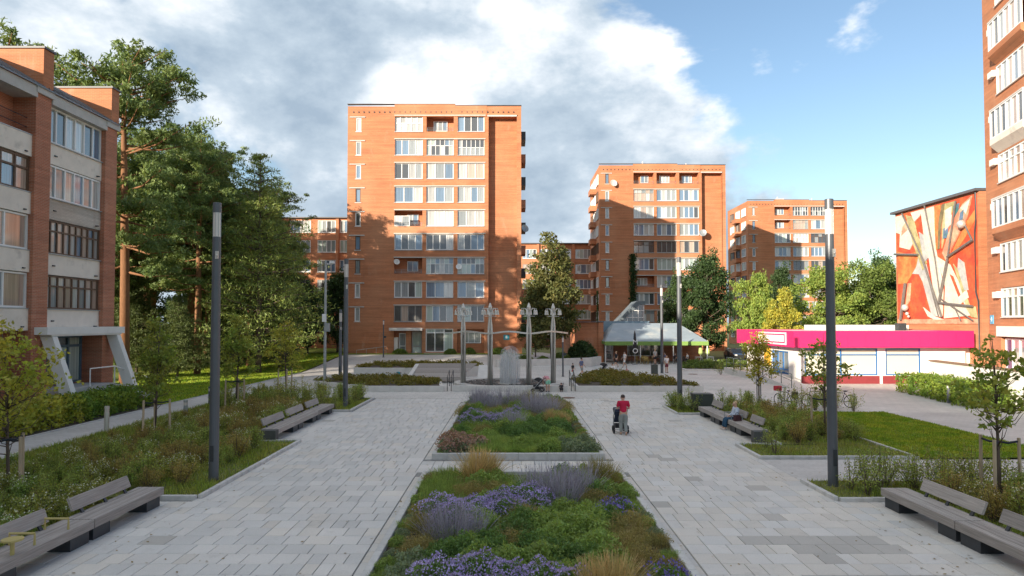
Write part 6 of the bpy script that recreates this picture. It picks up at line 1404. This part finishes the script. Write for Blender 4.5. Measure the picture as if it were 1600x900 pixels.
    for s_ in 'lr':
        c = [M('ch', 'nk', .72, .060 + g), P(s_ + 's', .038 + g), M(s_ + 's', s_ + 'e', .5, .034 + g), M(s_ + 's', s_ + 'e', .8, .036)]
        if long_sleeve: c = c[:-1] + [P(s_ + 'e', .027 + g), M(s_ + 'e', s_ + 'w', .9, .020 + g)]
        sh.append(c)
    skin('shirt', sh, top, t)
    pa = [[P('pe', (.078 + g) * fat, (0, 0, .03)), P('pe', (.077 + g) * fat)]]
    for s_ in 'lr':
        c = [P('pe', (.077 + g) * fat), P(s_ + 'h', (.056 + g) * fat), M(s_ + 'h', s_ + 'k', .5, (.051 + g) * fat)]
        c += [M(s_ + 'h', s_ + 'k', .85, .046 * fat + g)] if shorts else [P(s_ + 'k', .038 + g), M(s_ + 'k', s_ + 'a', .5, .034 + g), M(s_ + 'k', s_ + 'a', .92, .028 + g)]
        pa.append(c)
    skin('shorts' if shorts else 'trousers', pa, bot, t)
    for s_ in 'lr': skin('shoe', [[P(s_ + 'a', .028, (0, -.012, -.022)), P(s_ + 't', .024, (0, 0, .004))]], shoes or BLACKR, t, 1)
    return t
def cloth(n, c): return mat(n, c, .85, .12, 5, bmp=.1)
RED = cloth('crimson_shirt', (.50, .012, .055)); GREYT = cloth('grey_trousers', (.26, .28, .27)); HB = mat('dark_brown_hair', (.05, .035, .03), .7); HG = mat('pale_blond_hair', (.52, .36, .20), .7); LB = cloth('pale_blue_patterned_shirt', (.50, .56, .66)); NAVY = cloth('navy_trousers', (.02, .07, .13)); WHT = cloth('white_cloth', (.72, .72, .72)); BLK = cloth('black_cloth', (.025, .025, .03)); MINT = cloth('mint_shorts', (.28, .60, .45)); PNK = cloth('pink_top', (.60, .26, .30)); BLU = cloth('blue_grey_top', (.13, .15, .26)); TEAL = cloth('teal_cloth', (.02, .28, .36)); MAR = cloth('maroon_skirt', (.15, .03, .05)); SHW = mat('pale_shoes', (.6, .55, .52), .7); BRS = mat('tan_shoes', (.34, .22, .13), .7)
def stroller(x, y, rz, label, m, s=1.0):
    t = thing('stroller', label, 'stroller', (x, y, 0), rz, 'strollers'); t.scale = (s, s, s)
    for sx in (-.27, .27):
        b = MB(); b.torus((sx, -.22, .16), .13, .035, 'x', 16, 6); b.build('rear_wheel', BLACKR, t); b = MB(); b.torus((sx * .8, .42, .11), .09, .028, 'x', 14, 6); b.build('front_wheel', BLACKR, t)
    b = MB()
    for sx in (-.25, .25): b.path([(sx, -.22, .16), (sx, .05, .55), (sx, -.30, .92), (sx, -.38, .98)], .016, 6); b.tube((sx * .8, .42, .11), (sx, -.05, .68), .016, n=6)
    b.tube((-.25, -.38, .98), (.25, -.38, .98), .02, n=6); b.tube((-.27, -.22, .16), (.27, -.22, .16), .014, n=6); b.build('frame', GALV, t)
    b = MB(); b.extr([(-.21, .34, .36), (-.21, .38, .50), (-.21, .10, .52), (-.21, -.18, .86), (-.21, -.26, .84), (-.21, .02, .40)], (.42, 0, 0)); b.build('seat', m, t)
    b = MB(); P = [(-.23, .05 + .33 * math.cos(a), .66 + .33 * math.sin(a)) for a in [R(40 + 18 * k) for k in range(8)]]; b.extr(P + [(-.23, -.02, .70)], (.46, 0, 0)); b.build('canopy', m, t)
    b = MB(); b.box(-.19, -.15, .2, .19, .25, .34); b.build('basket', BLK, t); return t
person(4.48, 27.6, 0, 1.67, 'push', 'person in crimson shirt and grey trousers pushing a stroller, seen from behind', RED, GREYT, HB, fat=1.12, shoes=BRS)
stroller(4.44, 28.24, 0, 'navy stroller pushed by the person in the crimson shirt', cloth('navy_stroller_cloth', (.02, .03, .06)), 1.05)
person(9.42, 29.0, R(90), 1.62, 'sit', 'elderly person in pale blue shirt and navy trousers sitting on the far right bench', LB, NAVY, HG, z=-.005, long_sleeve=True, shoes=SHW, fat=1.08)
t = thing('handbag', 'dark handbag on the bench beside the elderly person', 'bag', (9.35, 28.45, .45), R(20)); b = MB(); b.extr([(-.17, -.07, 0), (.17, -.07, 0), (.14, -.03, .24), (-.14, -.03, .24)], (0, .12, 0)); b.build('bag_body', cloth('dark_maroon_leather', (.05, .015, .02)), t); b = MB(); b.torus((0, .01, .24), .10, .012, 'y', 12, 5, (0, math.pi)); b.build('handle', DARK, t)
person(-2.8, 58.5, R(160), 1.08, 'walk', 'small child in white shirt walking left of the fountain', WHT, BLK, HB, shorts=True)
person(2.35, 45.0 - .15, R(20), 1.6, 'bend', 'person in pink top and mint shorts bending at the fountain edge', PNK, MINT, HB, shorts=True)
stroller(1.75, 44.85, R(80), 'dark stroller at the fountain edge beside the bending person', BLK, .95)
person(3.25, 44.9, R(10), .95, 'squat', 'toddler crouching at the fountain edge', BLK, BLK, HB)
person(5.85, 57.6, R(-70), 1.62, 'walk', 'person in blue-grey top walking behind the right planter', BLU, GREYT, HB, shorts=True)
person(5.15, 57.9, R(-70), 1.15, 'walk', 'child walking beside the person in blue-grey top', BLK, BLK, HB, shorts=True)
person(9.0, 60.2, R(60), 1.6, 'squat', 'person in white crouching by the dark stroller behind the planter', WHT, BLK, HB)
stroller(8.1, 60.3, R(110), 'dark reclined stroller behind the right planter', BLK); person(10.2, 60.5, R(120), .95, 'squat', 'toddler in pink crouching behind the right planter', PNK, BLK, HB)
person(4.95, 56.3, R(0), 1.0, 'squat', 'toddler with red hat beside the right planter', WHT, WHT, HB, hat=RED)
person(10.55, 69.3, R(100), 1.68, 'walk', 'person in black walking toward the cafe', BLK, BLK, HG, shorts=True); person(11.45, 69.5, R(100), 1.64, 'walk', 'person in white walking toward the cafe', WHT, WHT, HB, shorts=True)
person(15.6, 74.6, R(30), 1.72, 'stand', 'person in pale top and shorts standing before the cafe', cloth('pale_grey_top', (.45, .43, .42)), BLK, HG, shorts=True)
person(14.0, 62.0, R(200), 1.62, 'stand', 'person in white top and maroon skirt beside the cafe lamp', WHT, MAR, HB, shorts=True, long_hair=True)
for i, (x, y, rz) in enumerate(((18.05, 75.5, -90), (19.35, 75.6, 90), (16.95, 75.9, 90))): person(x, y, R(rz), 1.68, 'sit', ('guest in dark clothes seated left at the table by the brown parasol', 'guest in pale top seated right at the table by the brown parasol', 'guest seated at the dark table left of the cafe lamp')[i], (BLK, WHT, BLU)[i], BLK, HB)
person(-9.1, 53.0 + .9, R(-60), 1.05, 'bend', 'child in teal bending behind the left planter', TEAL, TEAL, HB, shorts=False)
# ---- finish
for m_ in bpy.data.materials: m_.use_backface_culling = False
